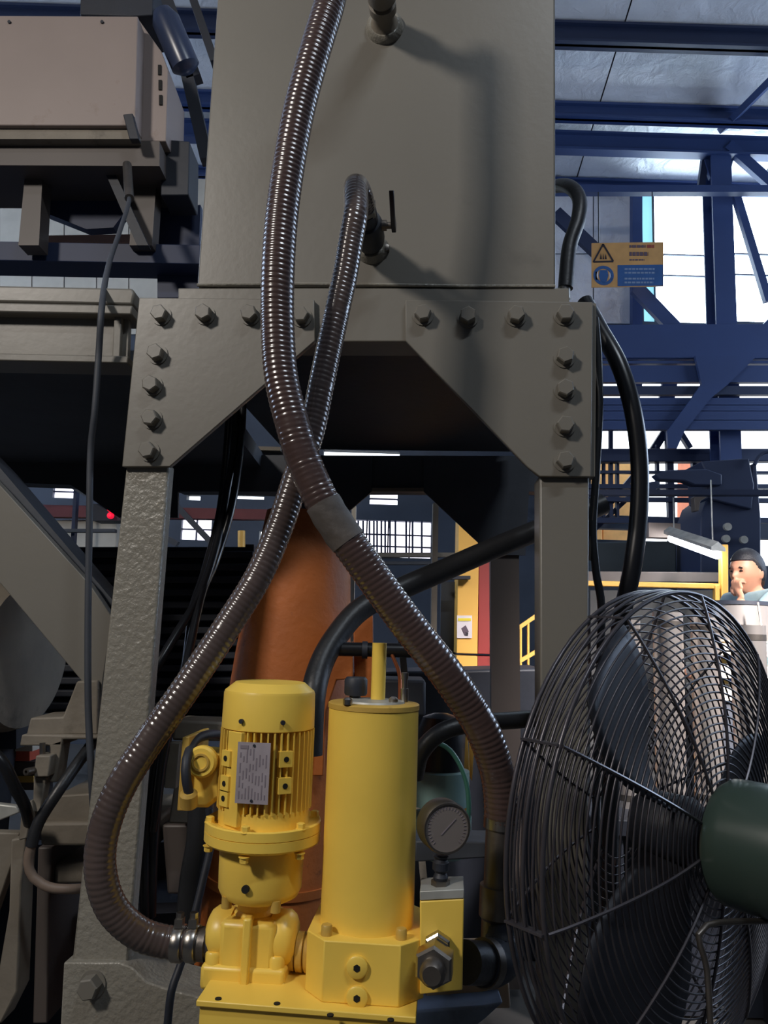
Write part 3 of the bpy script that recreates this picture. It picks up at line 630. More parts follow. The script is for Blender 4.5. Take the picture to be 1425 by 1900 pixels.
MB().box((-2.27, 2.45, zu+0.03), (3.58, 1.2, 0.06)).build('deck_plate', DARKST, dk_)
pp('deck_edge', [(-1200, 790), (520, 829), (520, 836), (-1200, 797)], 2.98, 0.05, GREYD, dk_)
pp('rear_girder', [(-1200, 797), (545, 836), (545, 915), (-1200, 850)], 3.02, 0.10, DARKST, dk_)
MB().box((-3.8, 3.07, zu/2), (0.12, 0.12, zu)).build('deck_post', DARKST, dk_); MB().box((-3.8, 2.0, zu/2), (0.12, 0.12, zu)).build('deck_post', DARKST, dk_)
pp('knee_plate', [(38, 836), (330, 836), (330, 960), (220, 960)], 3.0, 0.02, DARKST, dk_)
br = thing('diagonal_brace', 'wide grey diagonal brace plate left of the textured leg', 'brace', P(180, 1290, 1.75))
bpx = [(-310, 578), (0, 900), (165, 1082), (208, 1145), (185, 1302), (150, 1262), (75, 1172), (0, 1082), (-310, 742)]
ppr('brace_plate', bpx, 1.75, 0.03, GREY, br, 0.002)
ppr('brace_flange', [(-310, 546), (0, 868), (208, 1112), (208, 1145), (165, 1082), (0, 900), (-310, 578)], 1.80, 0.09, DARKST, br)
# round housing at the left edge
rh = thing('round_housing', 'dusty round machine housing at the left edge below the brace', 'machine', P(0, 1345, 1.95))
rc = P(-40, 1212, 1.98); rs = mpp(rc)
MB().lathe([(100*rs, -0.30), (135*rs, -0.28), (138*rs, 0.10), (130*rs, 0.135), (60*rs, 0.14)], rc, Vector((1, -0.15, 0)), 44).build('housing_shell', GREYD, rh)
MB().box((rc.x-0.08, rc.y, rc.z/2-0.06), (0.30, 0.22, rc.z-0.12)).build('housing_pedestal', DK, rh, bevel=0.006)
rf_ = pp('housing_foot', [(-80, 1330), (30, 1340), (30, 1390), (-80, 1390)], 1.98, 0.2, DK, rh)
# rack of dark bars
rk = thing('bar_rack', 'rack of dark horizontal steel bars behind the left leg', 'rack', P(250, 1340, 2.5))
for k in range(14):
    y = 1022+k*23.5
    pp('rack_bar', rect(60, y, 470, y+13), 2.5, 0.05, DK, rk, 0.004)
pp('rack_back', rect(50, 1015, 480, 1345), 2.62, 0.04, DK, rk)
for x in (70, 455): pp('rack_post', rect(x, 1010, x+16, 1600), 2.56, 0.05, DK, rk)
# bracket machine below the brace
mb_ = thing('clamp_bracket', 'dusty grey cast bracket with clamp arm left of the leg', 'bracket', P(110, 1560, 1.75))
ppr('top_block', [(48, 1364), (56, 1332), (116, 1330), (128, 1300), (142, 1264), (182, 1262), (182, 1364)], 1.74, 0.12, GREYD, mb_, 0.004)
ppr('ledge', [(36, 1384), (40, 1363), (182, 1365), (180, 1372), (116, 1372), (115, 1384)], 1.72, 0.10, GREYD, mb_, 0.003)
ppr('hanger_arm', [(92, 1380), (116, 1372), (104, 1452), (86, 1452)], 1.72, 0.05, GREYD, mb_, 0.003)
ppr('clamp_head', [(66, 1402), (94, 1402), (90, 1442), (62, 1442)], 1.69, 0.05, GREYD, mb_, 0.003)
MB().cyl(P(79, 1404, 1.71), P(79, 1378, 1.71), 0.006, 12).build('clamp_rod', STEEL, mb_)
MB().lathe([(0.0075, 0), (0.0075, 0.03), (0.0035, 0.03), (0.0035, 0.01)], P(68, 1428, 1.70), Vector((-0.35, -1, 0)), 16).build('pin', STEELD, mb_)
ppr('clamp_lever', [(62, 1440), (86, 1442), (74, 1510), (60, 1506)], 1.70, 0.03, GREYD, mb_, 0.003)
ppr('lower_arm', [(40, 1496), (58, 1484), (62, 1500), (50, 1556), (34, 1560)], 1.69, 0.04, GREYD, mb_, 0.003)
ppr('support_post', [(20, 1558), (48, 1552), (40, 1640), (32, 1840), (2, 1900), (-20, 1900), (16, 1690)], 1.72, 0.06, GREYD, mb_, 0.004)
bd = thing('machine_bed', 'dusty brown machine bed casting behind the left leg', 'machine', P(200, 1900, 2.0))
ppr('bed_cap', [(78, 1524), (104, 1476), (170, 1472), (240, 1476), (240, 1524)], 1.92, 0.3, GREYD, bd, 0.004)
ppr('bed_rail', [(74, 1526), (292, 1522), (292, 1572), (74, 1570)], 1.9, 0.3, GREYD, bd, 0.008)
ppr('bed_column', [(70, 1572), (98, 1572), (92, 1640), (88, 1900), (60, 1900)], 1.94, 0.2, BROWN, bd, 0.004)
ppr('bed_inner_block', [(100, 1605), (160, 1596), (160, 1640), (100, 1640)], 1.96, 0.2, GREYD, bd, 0.006)
ppr('bed_shelf', [(180, 1680), (420, 1670), (420, 1690), (180, 1700)], 2.1, 0.3, DK, bd)
ppr('bed_back', [(-60, 1570), (440, 1560), (440, 2000), (-60, 2000)], 2.3, 0.05, DK, bd)
# pale panel, red bar, blue hose at the far left
pp('pale_cover', [(-40, 1336), (46, 1342), (44, 1384), (-40, 1384)], 2.15, 0.04, TEAL, None, 0.003, 'pale grey green cover plate above the red bar', 'cover')
rb_ = thing('guide_rail', 'red and cream painted guide rail at the left edge', 'rail', P(10, 1465, 2.1))
pp('rail_top', rect(-400, 1384, 60, 1394), 2.08, 0.08, CREAM, rb_); pp('rail_face', rect(-400, 1394, 55, 1412), 2.09, 0.06, PINKBAR, rb_); pp('rail_lower', rect(-400, 1414, 65, 1466), 2.1, 0.05, BROWN, rb_); pp('rail_strip', rect(-400, 1440, 62, 1452), 2.095, 0.05, YELD, rb_)
cable('dark_hose', [(-20, 1390, 1.6), (8, 1420, 1.6), (30, 1465, 1.62), (48, 1500, 1.66), (60, 1560, 1.75)], 0.012, BLACKG, 'dark blue black hose dropping at the left edge', 'hose')
# crumpled sheet
pp('torn_sheet', [(-20, 1490), (30, 1496), (36, 1508), (-20, 1530)], 1.8, 0.02, ZINC, None, 0.003, 'small crumpled grey sheet at the left edge', 'sheet')
pp('side_cover', [(-30, 1544), (36, 1546), (30, 1580), (-8, 1690), (-30, 1740)], 1.78, 0.03, GREYD, None, 0.003, 'dusty tapered side cover at lower left edge', 'cover')
# cables left
hgc = thing('hanging_cable', 'long grey cable hanging from the cabinet past the left leg', 'cable', P(176, 1560, 1.72))
cable('cable_run', [(236, 314, 2.60), (240, 368, 2.50), (222, 430, 2.25), (202, 490, 1.90), (190, 560, 1.66), (183, 660, 1.655), (176, 760, 1.65), (168, 840, 1.67), (166, 960, 1.67), (164, 1080, 1.67), (163, 1200, 1.67), (164, 1320, 1.67), (170, 1445, 1.67), (176, 1560, 1.72)], 0.0072, DARKST, parent=hgc)
MB().tube(spline([P(236, 306, 2.62), P(238, 340, 2.56), P(240, 368, 2.50)], 0.01), 0.016, 12).build('end_gland', STEELD, hgc)
lp = thing('looped_hose', 'black hose looping below the clamp bracket into the leg', 'hose', P(60, 1640, 1.68))
cable('upper_run', [(180, 1368, 1.78), (150, 1408, 1.73), (108, 1468, 1.68), (72, 1525, 1.665), (58, 1570, 1.66)], 0.0125, BLACK, parent=lp)
cable('dusty_run', [(58, 1568, 1.66), (52, 1600, 1.66), (62, 1628, 1.66), (90, 1646, 1.66), (125, 1650, 1.67), (160, 1648, 1.70)], 0.0098, mat('dusty_rubber', (120, 104, 92), 0.5, 0, 0.15, 10), parent=lp)
for k, (pts_, lab) in enumerate((
    ([(440, 720, 2.2), (434, 830, 2.2), (420, 920, 2.18), (402, 1010, 2.1), (372, 1100, 2.0), (325, 1180, 1.9), (285, 1245, 1.85), (250, 1290, 1.85)], 'black cable curving down behind the left leg, upper of the bundle'),
    ([(428, 720, 2.25), (421, 830, 2.25), (408, 950, 2.2), (380, 1060, 2.1), (358, 1130, 2.0), (345, 1230, 1.9), (320, 1330, 1.8), (300, 1420, 1.75), (285, 1560, 1.75), (280, 1700, 1.8)], 'black cable running down beside the leg to the floor'),
    ([(452, 720, 2.2), (446, 830, 2.2), (430, 940, 2.15), (400, 1040, 2.1), (375, 1100, 2.0), (352, 1200, 1.9), (330, 1300, 1.8), (300, 1360, 1.75), (280, 1480, 1.75), (268, 1600, 1.75), (270, 1720, 1.8)], 'ridged black cable in the bundle left of the motor'),
    ([(330, 1290, 1.72), (312, 1360, 1.7), (300, 1420, 1.7), (290, 1500, 1.72), (284, 1540, 1.74)], 'shiny black conduit stub beside the terminal box'))):
    cable('black_cable', pts_, 0.011 if k != 3 else 0.009, BLACKG, lab, 'cable', group='black cables left of the motor')
cable('thin_rod_cable', [(388, 1500, 1.5), (392, 1560, 1.5), (375, 1640, 1.48), (355, 1720, 1.46), (335, 1790, 1.44), (318, 1840, 1.42), (310, 1910, 1.42)], 0.0068, DK, 'dark cable running down between the motor and the leg', 'cable')
cable('thick_pipe', [(372, 1480, 1.62), (368, 1560, 1.62), (355, 1640, 1.64), (345, 1760, 1.66)], 0.024, BLACK, 'thick black pipe behind the motor flange', 'pipe')
bk = thing('back_block', 'dusty grey machine block behind the terminal box', 'machine', P(340, 1560, 1.8))
ppr('block_top', [(325, 1336), (420, 1340), (410, 1376), (318, 1374)], 1.8, 0.1, GREYD, bk, 0.006)
ppr('narrow_plate', [(312, 1378), (334, 1378), (326, 1464), (304, 1462)], 1.76, 0.03, GREYD, bk, 0.002)
ppr('block_side', [(330, 1410), (400, 1410), (395, 1530), (312, 1528)], 1.82, 0.1, GREYD, bk, 0.004)
ppr('block_foot', [(300, 1530), (380, 1530), (372, 1660), (310, 1660)], 1.9, 0.1, BROWN, bk, 0.006)
ppr('left_plate', [(255, 1440), (275, 1440), (268, 1560), (248, 1560)], 1.86, 0.05, GREYD, bk, 0.002)
ppr('left_cap', [(244, 1370), (290, 1372), (284, 1412), (240, 1410)], 1.86, 0.05, GREYD, bk, 0.002)
# orange column
oc = thing('orange_column', 'big rusty orange painted column behind the motor', 'column', P(480, 2000, 2.0))
oa, ob2 = P(468, 1950, 2.02), P(572, 955, 2.02); so = mpp(oa); Lc = (ob2-oa).length
MB().lathe([(124*so, 0), (124*so, Lc*0.55), (114*so, Lc*0.72), (96*so, Lc*0.9), (84*so, Lc)], oa, ob2-oa, 48).build('column_shell', ORANGE, oc)
MB().lathe([(128*so, Lc*0.30), (128*so, Lc*0.315)], oa, ob2-oa, 48).build('column_band', ORANGE, oc)
# ================================================================== TOP LEFT
cb = thing('control_cabinet', 'beige control cabinet high at the upper left', 'cabinet', P(140, 300, 2.6))
ppr('cabinet_body', [(-120, 28), (256, 30), (251, 233), (-120, 232)], 2.6, 0.30, BEIGE, cb, 0.004)
ppr('cabinet_side', [(256, 34), (300, 96), (312, 130), (308, 262), (252, 262), (251, 233)], 2.68, 0.25, BEIGE, cb, 0.003)
ppr('cabinet_plinth', [(-120, 234), (252, 234), (256, 258), (-120, 258)], 2.62, 0.25, GREYD, cb)
ppr('under_tray', [(-120, 262), (296, 262), (296, 308), (-120, 306)], 2.66, 0.3, BROWN, cb)
for x, y in ((190, 42), (18, 42)): MB().lathe([(0.006, 0), (0.006, 0.006)], P(x, y, 2.6), Vector((0, -1, 0)), 12).build('cabinet_screw', DK, cb)
for k in range(3): ppr('side_vent', rect(293+k, 120+k*28, 299+k, 138+k*28), 2.675, 0.01, HOLE, cb)
ppr('latch', [(228, 212), (246, 210), (258, 258), (240, 258)], 2.58, 0.03, DK, cb, 0.003)
cs = thing('cabinet_stand', 'dark steel stand carrying the beige cabinet', 'stand', P(150, 452, 2.7))
ppr('stand_leg', [(48, 306), (80, 306), (72, 455), (34, 455)], 2.75, 0.08, BROWN, cs); ppr('stand_leg', [(250, 306), (292, 306), (282, 455), (240, 455)], 2.8, 0.08, BROWN, cs)
ppr('stand_panel', [(84, 300), (240, 300), (238, 385), (210, 422), (160, 425), (110, 405), (84, 395)], 2.9, 0.05, NAVYD, cs)
ppr('stand_brace', [(195, 320), (212, 318), (275, 455), (254, 455)], 2.72, 0.04, DK, cs)
pp('cross_girder', [(-1000, 430), (372, 454), (372, 490), (-1000, 464)], 2.85, 0.14, NAVYD, None, 0.003, 'dark blue horizontal girder below the beige cabinet', 'beam')
q_ = P(-960, 450, 2.92); tag(MB().box((q_.x, 2.92, (q_.z-0.06)/2), (0.14, 0.14, q_.z-0.06)).build('girder_post', NAVYD), 'dark blue post carrying the girder, outside the left edge', 'post')
pp('timber_strip', [(74, 437), (372, 433), (372, 449), (70, 449)], 3.2, 0.06, mat('brown_strip', (150, 116, 100), 0.7), cs)
pp('dark_panel', [(292, 385), (372, 380), (366, 552), (292, 552)], 2.95, 0.04, NAVYD, cs)
pp('dark_box', [(300, 258), (352, 262), (350, 362), (298, 362)], 2.75, 0.15, DK, None, 0.004, 'black box fixed right of the beige cabinet', 'box')
for k, (q, lab) in enumerate((((300, -20, 362, 150, 26), 'upper dark diagonal strut beside the tank'), ((330, 60, 385, 300, 22), 'lower dark diagonal strut beside the tank'), ((352, -20, 400, 120, 14), 'thin diagonal strut nearest the tank edge'), ((250, 400, 360, 540, 28), 'dark diagonal knee strut under the blue girder'))):
    x0, y0, x1, y1, wpx = q; a_, b2_ = P(x0, y0, 3.0), P(x1, y1, 3.0); tag(MB().bar(a_, b2_, wpx*mpp(a_), 0.06, Vector((0, 1, 0))).build('diagonal_strut', DK), lab, 'strut', 'struts left of the tank')
tag(MB().lathe([(0.035, 0), (0.055, 0.04), (0.055, 0.22), (0.03, 0.24)], P(300, 20, 2.7), P(342, 118, 2.75)-P(300, 20, 2.7), 28).build('blue_cylinder', BLUEP), 'glossy blue cylinder leaning above the cabinet corner', 'cylinder')
pp('dark_cover', [(150, -40), (285, -40), (283, 28), (240, 30), (148, 27)], 2.7, 0.2, DK, None, 0.004, 'dark cover on top of the beige cabinet', 'cover')
#@@SECTION4
# ================================================================== RIGHT BACKGROUND
hc = thing('hall_frame', 'glare blue hall column with struts and girder before the bright panes', 'column', Vector((P(1335, 600, 7.3).x, 7.3, 0)))
cp = P(1335, 500, 7.3); zt_ = roofz(7.3)-0.3
MB().box((cp.x, 7.3, zt_/2), (0.04, 0.22, zt_)).box((cp.x, 7.19, zt_/2), (0.20, 0.02, zt_)).box((cp.x, 7.41, zt_/2), (0.20, 0.02, zt_)).build('column_shaft', NAVY, hc)
MB().prism([P(1300, 268, 7.25), P(1368, 268, 7.25), P(1352, 330, 7.25), P(1318, 330, 7.25)], (0, 0.05, 0)).build('column_cap', NAVY, hc)
def strut(q, Y, m, label, wpx, Y2=None, name='brace', cat=None, group=None, parent=None):
    x0, y0, x1, y1 = q; a_, b2_ = P(x0, y0, Y), P(x1, y1, Y2 or Y)
    o = MB().bar(a_, b2_, wpx*mpp(a_), 0.06, Vector((0, 1, 0))).build(name, m, parent or (None if cat else hc))
    return tag(o, label, cat, group) if cat else o
strut((1450, 130, 1340, 240), 6.2, NAVY, 'diagonal roof strut meeting the column from upper right', 20, 7.2)
strut((1350, 270, 1440, 350), 7.2, NAVY, 'short strut falling right from the column head', 20)
strut((1300, 350, 1308, 290), 7.3, NAVYD, 'short upright stub left of the column head', 12)
strut((1360, 345, 1425, 560), 7.2, NAVY, 'slender strut crossing the right pane bank', 14)
strut((1180, 535, 1300, 660), 7.2, NAVY, 'strut under the warning sign crossing the left pane bank', 26)
strut((1440, 590, 1380, 650), 7.2, NAVY, 'small strut at the lower right of the pane bank', 18)
strut((1030, 395, 1110, 470), 7.4, NAVYD, 'dark strut passing behind the black hose', 24)
pp('window_post', rect(1174, 350, 1192, 602), 7.85, 0.1, NAVY, hc)
pp('crane_girder', [(1000, 603), (1560, 600), (1560, 664), (1000, 664)], 7.0, 0.18, NAVY, hc, 0.004)
pp('eave_bar', rect(1000, 343, 1560, 356), 6.9, 0.08, NAVY, hc)
# louvre slats below the girder
lv = thing('louvre_bank', 'bank of dark blue horizontal slats under the crane girder', 'louvre', P(1260, 790, 7.0))
for k, (ya, yb) in enumerate(((662, 667), (671, 674.5), (680, 709), (718, 732), (740, 752), (753, 763), (764, 780), (781, 797))):
    pp('slat', rect(1000, ya-2, 1560, yb), 7.02, 0.06, NAVY if k != 3 else NAVYD, lv)
pp('column_bracket', [(1290, 660), (1405, 660), (1352, 712), (1320, 738), (1270, 800), (1256, 832), (1240, 832), (1238, 800), (1284, 738), (1302, 712)], 6.95, 0.04, NAVY, lv)
for xa, xb in ((1150, 1185), (1222, 1250)): pp('louvre_post', [(xa+12, 684), (xb+12, 684), (xb-8, 796), (xa-8, 796)], 7.55, 0.05, NAVY, lv)
stw = thing('steelwork_lattice', 'dark lattice of pipes and bars across the bright lower opening', 'steelwork', Vector((3.0, 7.5, 0)))
pp('long_beam', [(1000, 832), (1560, 832), (1560, 855), (1000, 857)], 7.46, 0.12, NAVYD, stw, 0.01)
g_ = 'thin dark steelwork bars in the bright opening'
bars = [((1000, 903, 1560, 903), 8, 'upper thin crossbar in the bright opening'), ((1000, 926, 1560, 930), 8, 'middle thin crossbar in the bright opening'), ((1000, 966, 1560, 966), 10, 'lower thin crossbar in the bright opening'), ((1000, 876, 1560, 878), 5, 'slim crossbar just under the long beam'),
        ((1240, 790, 1262, 1580), 12, 'upright post right of the curved black hose'), ((1218, 826, 1220, 910), 5, 'thin upright bar near the curved black hose'), ((1285, 850, 1288, 910), 5, 'thin upright bar left of the dark machine'), ((1133, 795, 1133, 960), 6, 'thin upright bar by the right frame leg'), ((1145, 850, 1145, 960), 5, 'second thin upright bar by the right leg'), ((1120, 850, 1120, 960), 4, 'first thin upright bar by the right leg'),
        ((1190, 870, 1260, 760), 14, 'diagonal bar rising right behind the black hose'), ((1110, 960, 1220, 830), 9, 'long diagonal bar behind the right leg'), ((1300, 905, 1285, 850), 7, 'small leaning bar at the left of the machine'), ((1260, 800, 1280, 832), 9, 'short brace under the louvre slats'), ((1100, 985, 1180, 910), 8, 'low diagonal bar behind the right leg')]
for k, (q, wpx, lab) in enumerate(bars): strut(q, 7.5+0.01*k, NAVYD, lab, wpx, name='bar', parent=stw)
# outdoor yard things
og = mat('outdoor_orange', (240, 180, 110), 0.7); og2 = mat('outdoor_rust_orange', (206, 120, 84), 0.7)
pp('storage_crate', rect(1080, 838, 1118, 1500), 9.5, 0.6, og, None, 0.01, 'tall orange crate outside nearest the right frame leg', 'crate')
pp('storage_crate', rect(1119, 838, 1180, 1480), 9.6, 0.6, og, None, 0.01, 'tall orange crate outside just left of the curved hose', 'crate')
pp('storage_crate', rect(1290, 836, 1352, 1480), 9.6, 0.6, og2, None, 0.01, 'rust orange crate outside behind the dark machine', 'crate')
# dark press machine
pm = thing('press_machine', 'dark blue machine with arms above the seated man', 'machine', P(1350, 1130, 6.0))
ppr('machine_body', [(1300, 958), (1310, 930), (1330, 915), (1345, 935), (1390, 930), (1396, 860), (1404, 860), (1412, 960), (1412, 1150), (1300, 1150)], 6.0, 0.5, NAVYD, pm, 0.01)
ppr('machine_head', [(1300, 856), (1390, 850), (1400, 900), (1395, 945), (1315, 925), (1312, 880)], 5.95, 0.4, NAVYD, pm, 0.01)
ppr('machine_arm', [(1215, 880), (1240, 872), (1312, 870), (1340, 880), (1340, 900), (1290, 900), (1270, 892), (1225, 890)], 5.9, 0.1, NAVYD, pm, 0.01)
ppr('hook_arm', [(1196, 908), (1206, 894), (1222, 892), (1226, 900), (1212, 912), (1198, 916)], 5.9, 0.08, NAVYD, pm, 0.01)
ppr('side_bracket', [(1288, 922), (1310, 910), (1318, 918), (1300, 930), (1297, 948), (1290, 948)], 5.88, 0.08, BROWN, pm, 0.005)
for x, y in ((1348, 978), (1378, 1002), (1345, 1000)): MB().lathe([(0.03, 0), (0.03, 0.03)], P(x, y, 5.98), Vector((0, -1, 0)), 14).build('indicator', ZINC, pm)
cable('machine_hose', [(1400, 862, 5.9), (1410, 845, 5.9), (1425, 838, 5.9), (1445, 842, 5.9)], 0.015, NAVYD, 'thin curved hose on top of the dark machine', 'hose')
# dark low wall machines, pale bench and yellow rail
pp('dark_cabinet', [(1096, 1006), (1255, 1004), (1255, 1062), (1096, 1062)], 6.4, 0.4, mat('dark_green_grey', (56, 66, 74), 0.6), None, 0.01, 'long dark cabinet row under the hanging lamp', 'cabinet')
bn = thing('work_bench', 'grey workbench behind the yellow guard rail', 'bench', Vector((P(1220, 1090, 5.2).x, 5.2, 0)))
ppr('bench_top', [(1090, 1060), (1335, 1062), (1335, 1080), (1090, 1080)], 5.2, 0.6, mat('bench_grey', (120, 112, 108), 0.7), bn, 0.004)
ppr('bench_front', [(1095, 1095), (1335, 1095), (1335, 1527), (1095, 1527)], 5.25, 0.4, mat('bench_grey2', (74, 74, 74), 0.7), bn, 0.004)
gr = thing('guard_rail', 'yellow guard rail in front of the grey bench', 'railing', P(1340, 1400, 4.7))
ppr('rail', [(1080, 1077), (1345, 1083), (1345, 1093), (1080, 1087)], 4.7, 0.05, YPANEL, gr, 0.006)
for x0, x1, y0 in ((1328, 1336, 1085), (1339, 1352, 1010)): ppr('rail_post', [(x0, y0), (x1, y0), (x1, 1569), (x0, 1569)], 4.68, 0.05, YPANEL, gr, 0.006)
# hanging fluorescent lamp
hl = thing('hanging_lamp', 'hanging fluorescent lamp glowing near the seated man', 'lamp', P(1285, 1010, 5.0))
la, lb_ = P(1243, 986, 5.3), P(1333, 1016, 4.5)
dl = (lb_-la)
MB().prism([la+Vector((0, 0, 0.035)), la+Vector((0.05, 0.02, 0.0)), la+Vector((0.05, 0.02, -0.02)), la+Vector((-0.05, -0.02, -0.02)), la+Vector((-0.05, -0.02, 0))], dl).build('lamp_housing', ZINC, hl)
MB().cyl(la+dl*0.03+Vector((0.0, 0, -0.045)), la+dl*0.97+Vector((0.0, 0, -0.045)), 0.026, 16).build('lamp_tube', TUBE, hl)
for t in (0.1, 0.9):
    q = la+dl*t+Vector((0, 0, 0.02)); MB().cyl(q, Vector((q.x, q.y, P(1280, 913, 5.0).z)), 0.004, 6).build('hanger_wire', ZINC, hl)
MB().box(la-dl.normalized()*0.1+Vector((-0.02, 0, -0.01)), (0.22, 0.10, 0.10)).build('lamp_ballast', BEIGE, hl)
pp('lamp_carrier', rect(1080, 908, 1560, 918), 5.1, 0.08, NAVYD, None, 0, 'thin dark bar from which the lamp wires hang', 'bar')
# far light spots
for k, (x, y) in enumerate(((1232, 1000), (1246, 1010), (1252, 1022))):
    pass
# warning sign on wires
sg = thing('warning_sign', 'ochre and blue warning sign hanging on two wires', 'sign', P(1164, 532, 6.9))
SY = 6.9
ppr('sign_board', [(1098, 451), (1231, 449), (1231, 531), (1098, 533)], SY, 0.012, SIGNY, sg)
ppr('blue_panel', [(1146, 492), (1230, 491), (1230, 530), (1146, 531)], SY-0.002, 0.003, SIGNB, sg)
def pxring(cx, cy, rpx, wpx, m, name):
    c = P(cx, cy, SY-0.003); s2 = mpp(c); MB().lathe([(rpx*s2, 0), (rpx*s2, 0.003), ((rpx-wpx)*s2, 0.003), ((rpx-wpx)*s2, -0.001), (rpx*s2, -0.001), (rpx*s2, 0)], c, Vector((0, 1, 0)), 28, cap=False).build(name, m, sg)
pxring(1120, 511, 19, 6, SIGNB, 'mandatory_ring')
c = P(1120, 511, SY-0.003); s2 = mpp(c)
MB().lathe([(19*s2, 0.0015), (19*s2, 0.002)], c, Vector((0, 1, 0)), 28).build('mandatory_disc', SIGNY, sg)
MB().prism([P(x, y, SY-0.004) for x, y in ((1113, 501), (1127, 501), (1129, 511), (1126, 521), (1120, 525), (1114, 521), (1111, 511))], (0, 0.003, 0)).build('head_symbol', SIGNB, sg)
for x in (1107, 1133): MB().prism([P(a_, b_, SY-0.004) for a_, b_ in rect(x-2, 504, x+3, 519)], (0, 0.003, 0)).build('ear_muff', PAPER, sg)
tri = [(1119, 453), (1138, 485), (1101, 486)]
for i in range(3):
    a_, b_ = tri[i], tri[(i+1) % 3]; MB().bar(P(*a_, SY-0.003), P(*b_, SY-0.003), 3.2*s2, 0.003, Vector((0, 1, 0))).build('triangle_edge', SIGNK, sg)
for x0, x1 in ((1113, 1117), (1118, 1121), (1122, 1126)): MB().prism([P(a_, b_, SY-0.003) for a_, b_ in ((x0, 481), (x1, 481), ((x0+x1)/2, 470))], (0, 0.002, 0)).build('hazard_mark', SIGNK, sg)
def textline(x0, x1, y, hpx, m, seed):
    random.seed(seed); b = MB(); x = x0
    while x < x1:
        wd = random.uniform(3, 8); e = min(x+wd, x1)
        b.prism([P(a_, b_, SY-0.0035) for a_, b_ in rect(x, y-hpx/2, e, y+hpx/2)], (0, 0.003, 0)); x = e+1.5
    b.build('lettering', m, sg, smooth=0)
INKS = mat('sign_ink', (92, 76, 90), 0.6)
textline(1168, 1198, 457, 5, INKS, 1); textline(1201, 1214, 457, 6, mat('sign_red', (150, 70, 60), 0.6), 2); textline(1168, 1203, 471, 7, INKS, 3); textline(1168, 1196, 482, 2.5, INKS, 4)
wt = mat('sign_pale', (120, 140, 170), 0.6)
for k, (y, xe) in enumerate(((499, 1216), (506, 1216), (517, 1214), (524, 1212))): textline(1159, xe, y, 3.2, wt, 10+k)
for x in (1111, 1212):
    q = P(x, 452, SY+0.006); MB().cyl(q, Vector((q.x, q.y, P(1164, 352, SY).z)), 0.006, 6).build('hanger_wire', DK, sg)
# hoses right of the tank
rhs = thing('tank_side_hose', 'black hose bending out from behind the tank right edge', 'hose', P(1048, 555, 1.75))
cable('hose_tube', [(1016, 352, 1.98), (1034, 345, 1.9), (1058, 347, 1.8), (1075, 370, 1.76), (1072, 410, 1.74), (1056, 460, 1.73), (1049, 535, 1.72)], 0.0175, BLACK, parent=rhs, seg=16)
MB().lathe([(0.014, 0), (0.014, 0.03)], P(1047, 555, 1.72), ZUP, 16).build('brass_end', STEEL, rhs)
cable('curved_hose', [(1085, 560, 1.78), (1112, 610, 1.74), (1150, 680, 1.70), (1176, 770, 1.68), (1187, 870, 1.68), (1184, 970, 1.68), (1172, 1060, 1.68), (1155, 1140, 1.7), (1140, 1260, 1.75), (1132, 1500, 1.8), (1130, 1750, 1.8)], 0.0195, BLACKG, 'long curved black hose right of the right frame leg', 'hose', seg=18)
cable('leg_cable', [(1104, 590, 1.66), (1110, 660, 1.66), (1112, 760, 1.66), (1106, 880, 1.66), (1100, 980, 1.66), (1106, 1060, 1.66), (1116, 1130, 1.66), (1112, 1260, 1.68), (1106, 1500, 1.68), (1104, 1760, 1.68)], 0.0085, BLACK, 'black cable running down the outer edge of the right leg', 'cable')
cable('thin_wire', [(1102, 600, 1.655), (1104, 680, 1.655), (1111, 740, 1.655), (1108, 860, 1.655), (1100, 960, 1.655), (1094, 1040, 1.66)], 0.003, STEELD, 'thin pale wire tangled along the right leg edge', 'wire')
# ================================================================== CENTRE BACKGROUND
cable('black_branch_hose', [(1120, 935, 1.95), (1000, 983, 1.92), (915, 1018, 1.9), (830, 1055, 1.88), (740, 1094, 1.84), (670, 1130, 1.80), (625, 1180, 1.76), (595, 1235, 1.72), (580, 1300, 1.68), (575, 1400, 1.68)], 0.0265, BLACK, 'thick smooth black hose running up behind the ribbed hose to the right leg', 'hose', seg=18)
cable('low_black_hose', [(770, 1440, 1.6), (782, 1395, 1.58), (820, 1358, 1.58), (880, 1342, 1.6), (960, 1336, 1.65), (1040, 1330, 1.7)], 0.0175, BLACK, 'short black hose arching from the filter towards the right leg', 'hose', seg=16)
bp2 = thing('black_pipe', 'horizontal black pipe behind the filter riser', 'pipe', P(700, 1205, 1.75))
MB().cyl(P(612, 1204, 1.75), P(800, 1208, 1.75), 0.0155, 20).build('pipe', BLACKG, bp2); MB().lathe([(0.019, 0), (0.019, 0.012)], P(672, 1206, 1.75), Vector((1, 0, 0)), 20).build('pipe_collar', DK, bp2)
of = thing('orange_frame', 'rusty orange angle frame behind the filter lid', 'frame', P(630, 1400, 1.85))
ppr('frame_plate', [(655, 1150), (692, 1140), (694, 1340), (660, 1340)], 1.9, 0.03, ORANGE, of, 0.003)
ppr('frame_knee', [(612, 1210), (655, 1190), (655, 1260), (625, 1262), (605, 1320), (600, 1440), (580, 1440), (590, 1290)], 1.86, 0.03, ORANGE, of, 0.003)
MB().lathe([(0.008, 0), (0.008, 0.006), (0.016, 0.006), (0.018, 0.009), (0.018, 0.03), (0.015, 0.034)], FAX-FX*0.032+FN*0.03+Vector((0, 0, zF(1311))), ZUP, 24).build('breather_cap', DK, filt)
pnl = thing('painted_pillar', 'ochre and dark red painted pillar beyond the rear frame', 'pillar', Vector((P(880, 1300, 4.4).x, 4.4, 0)))
pz = 0.0
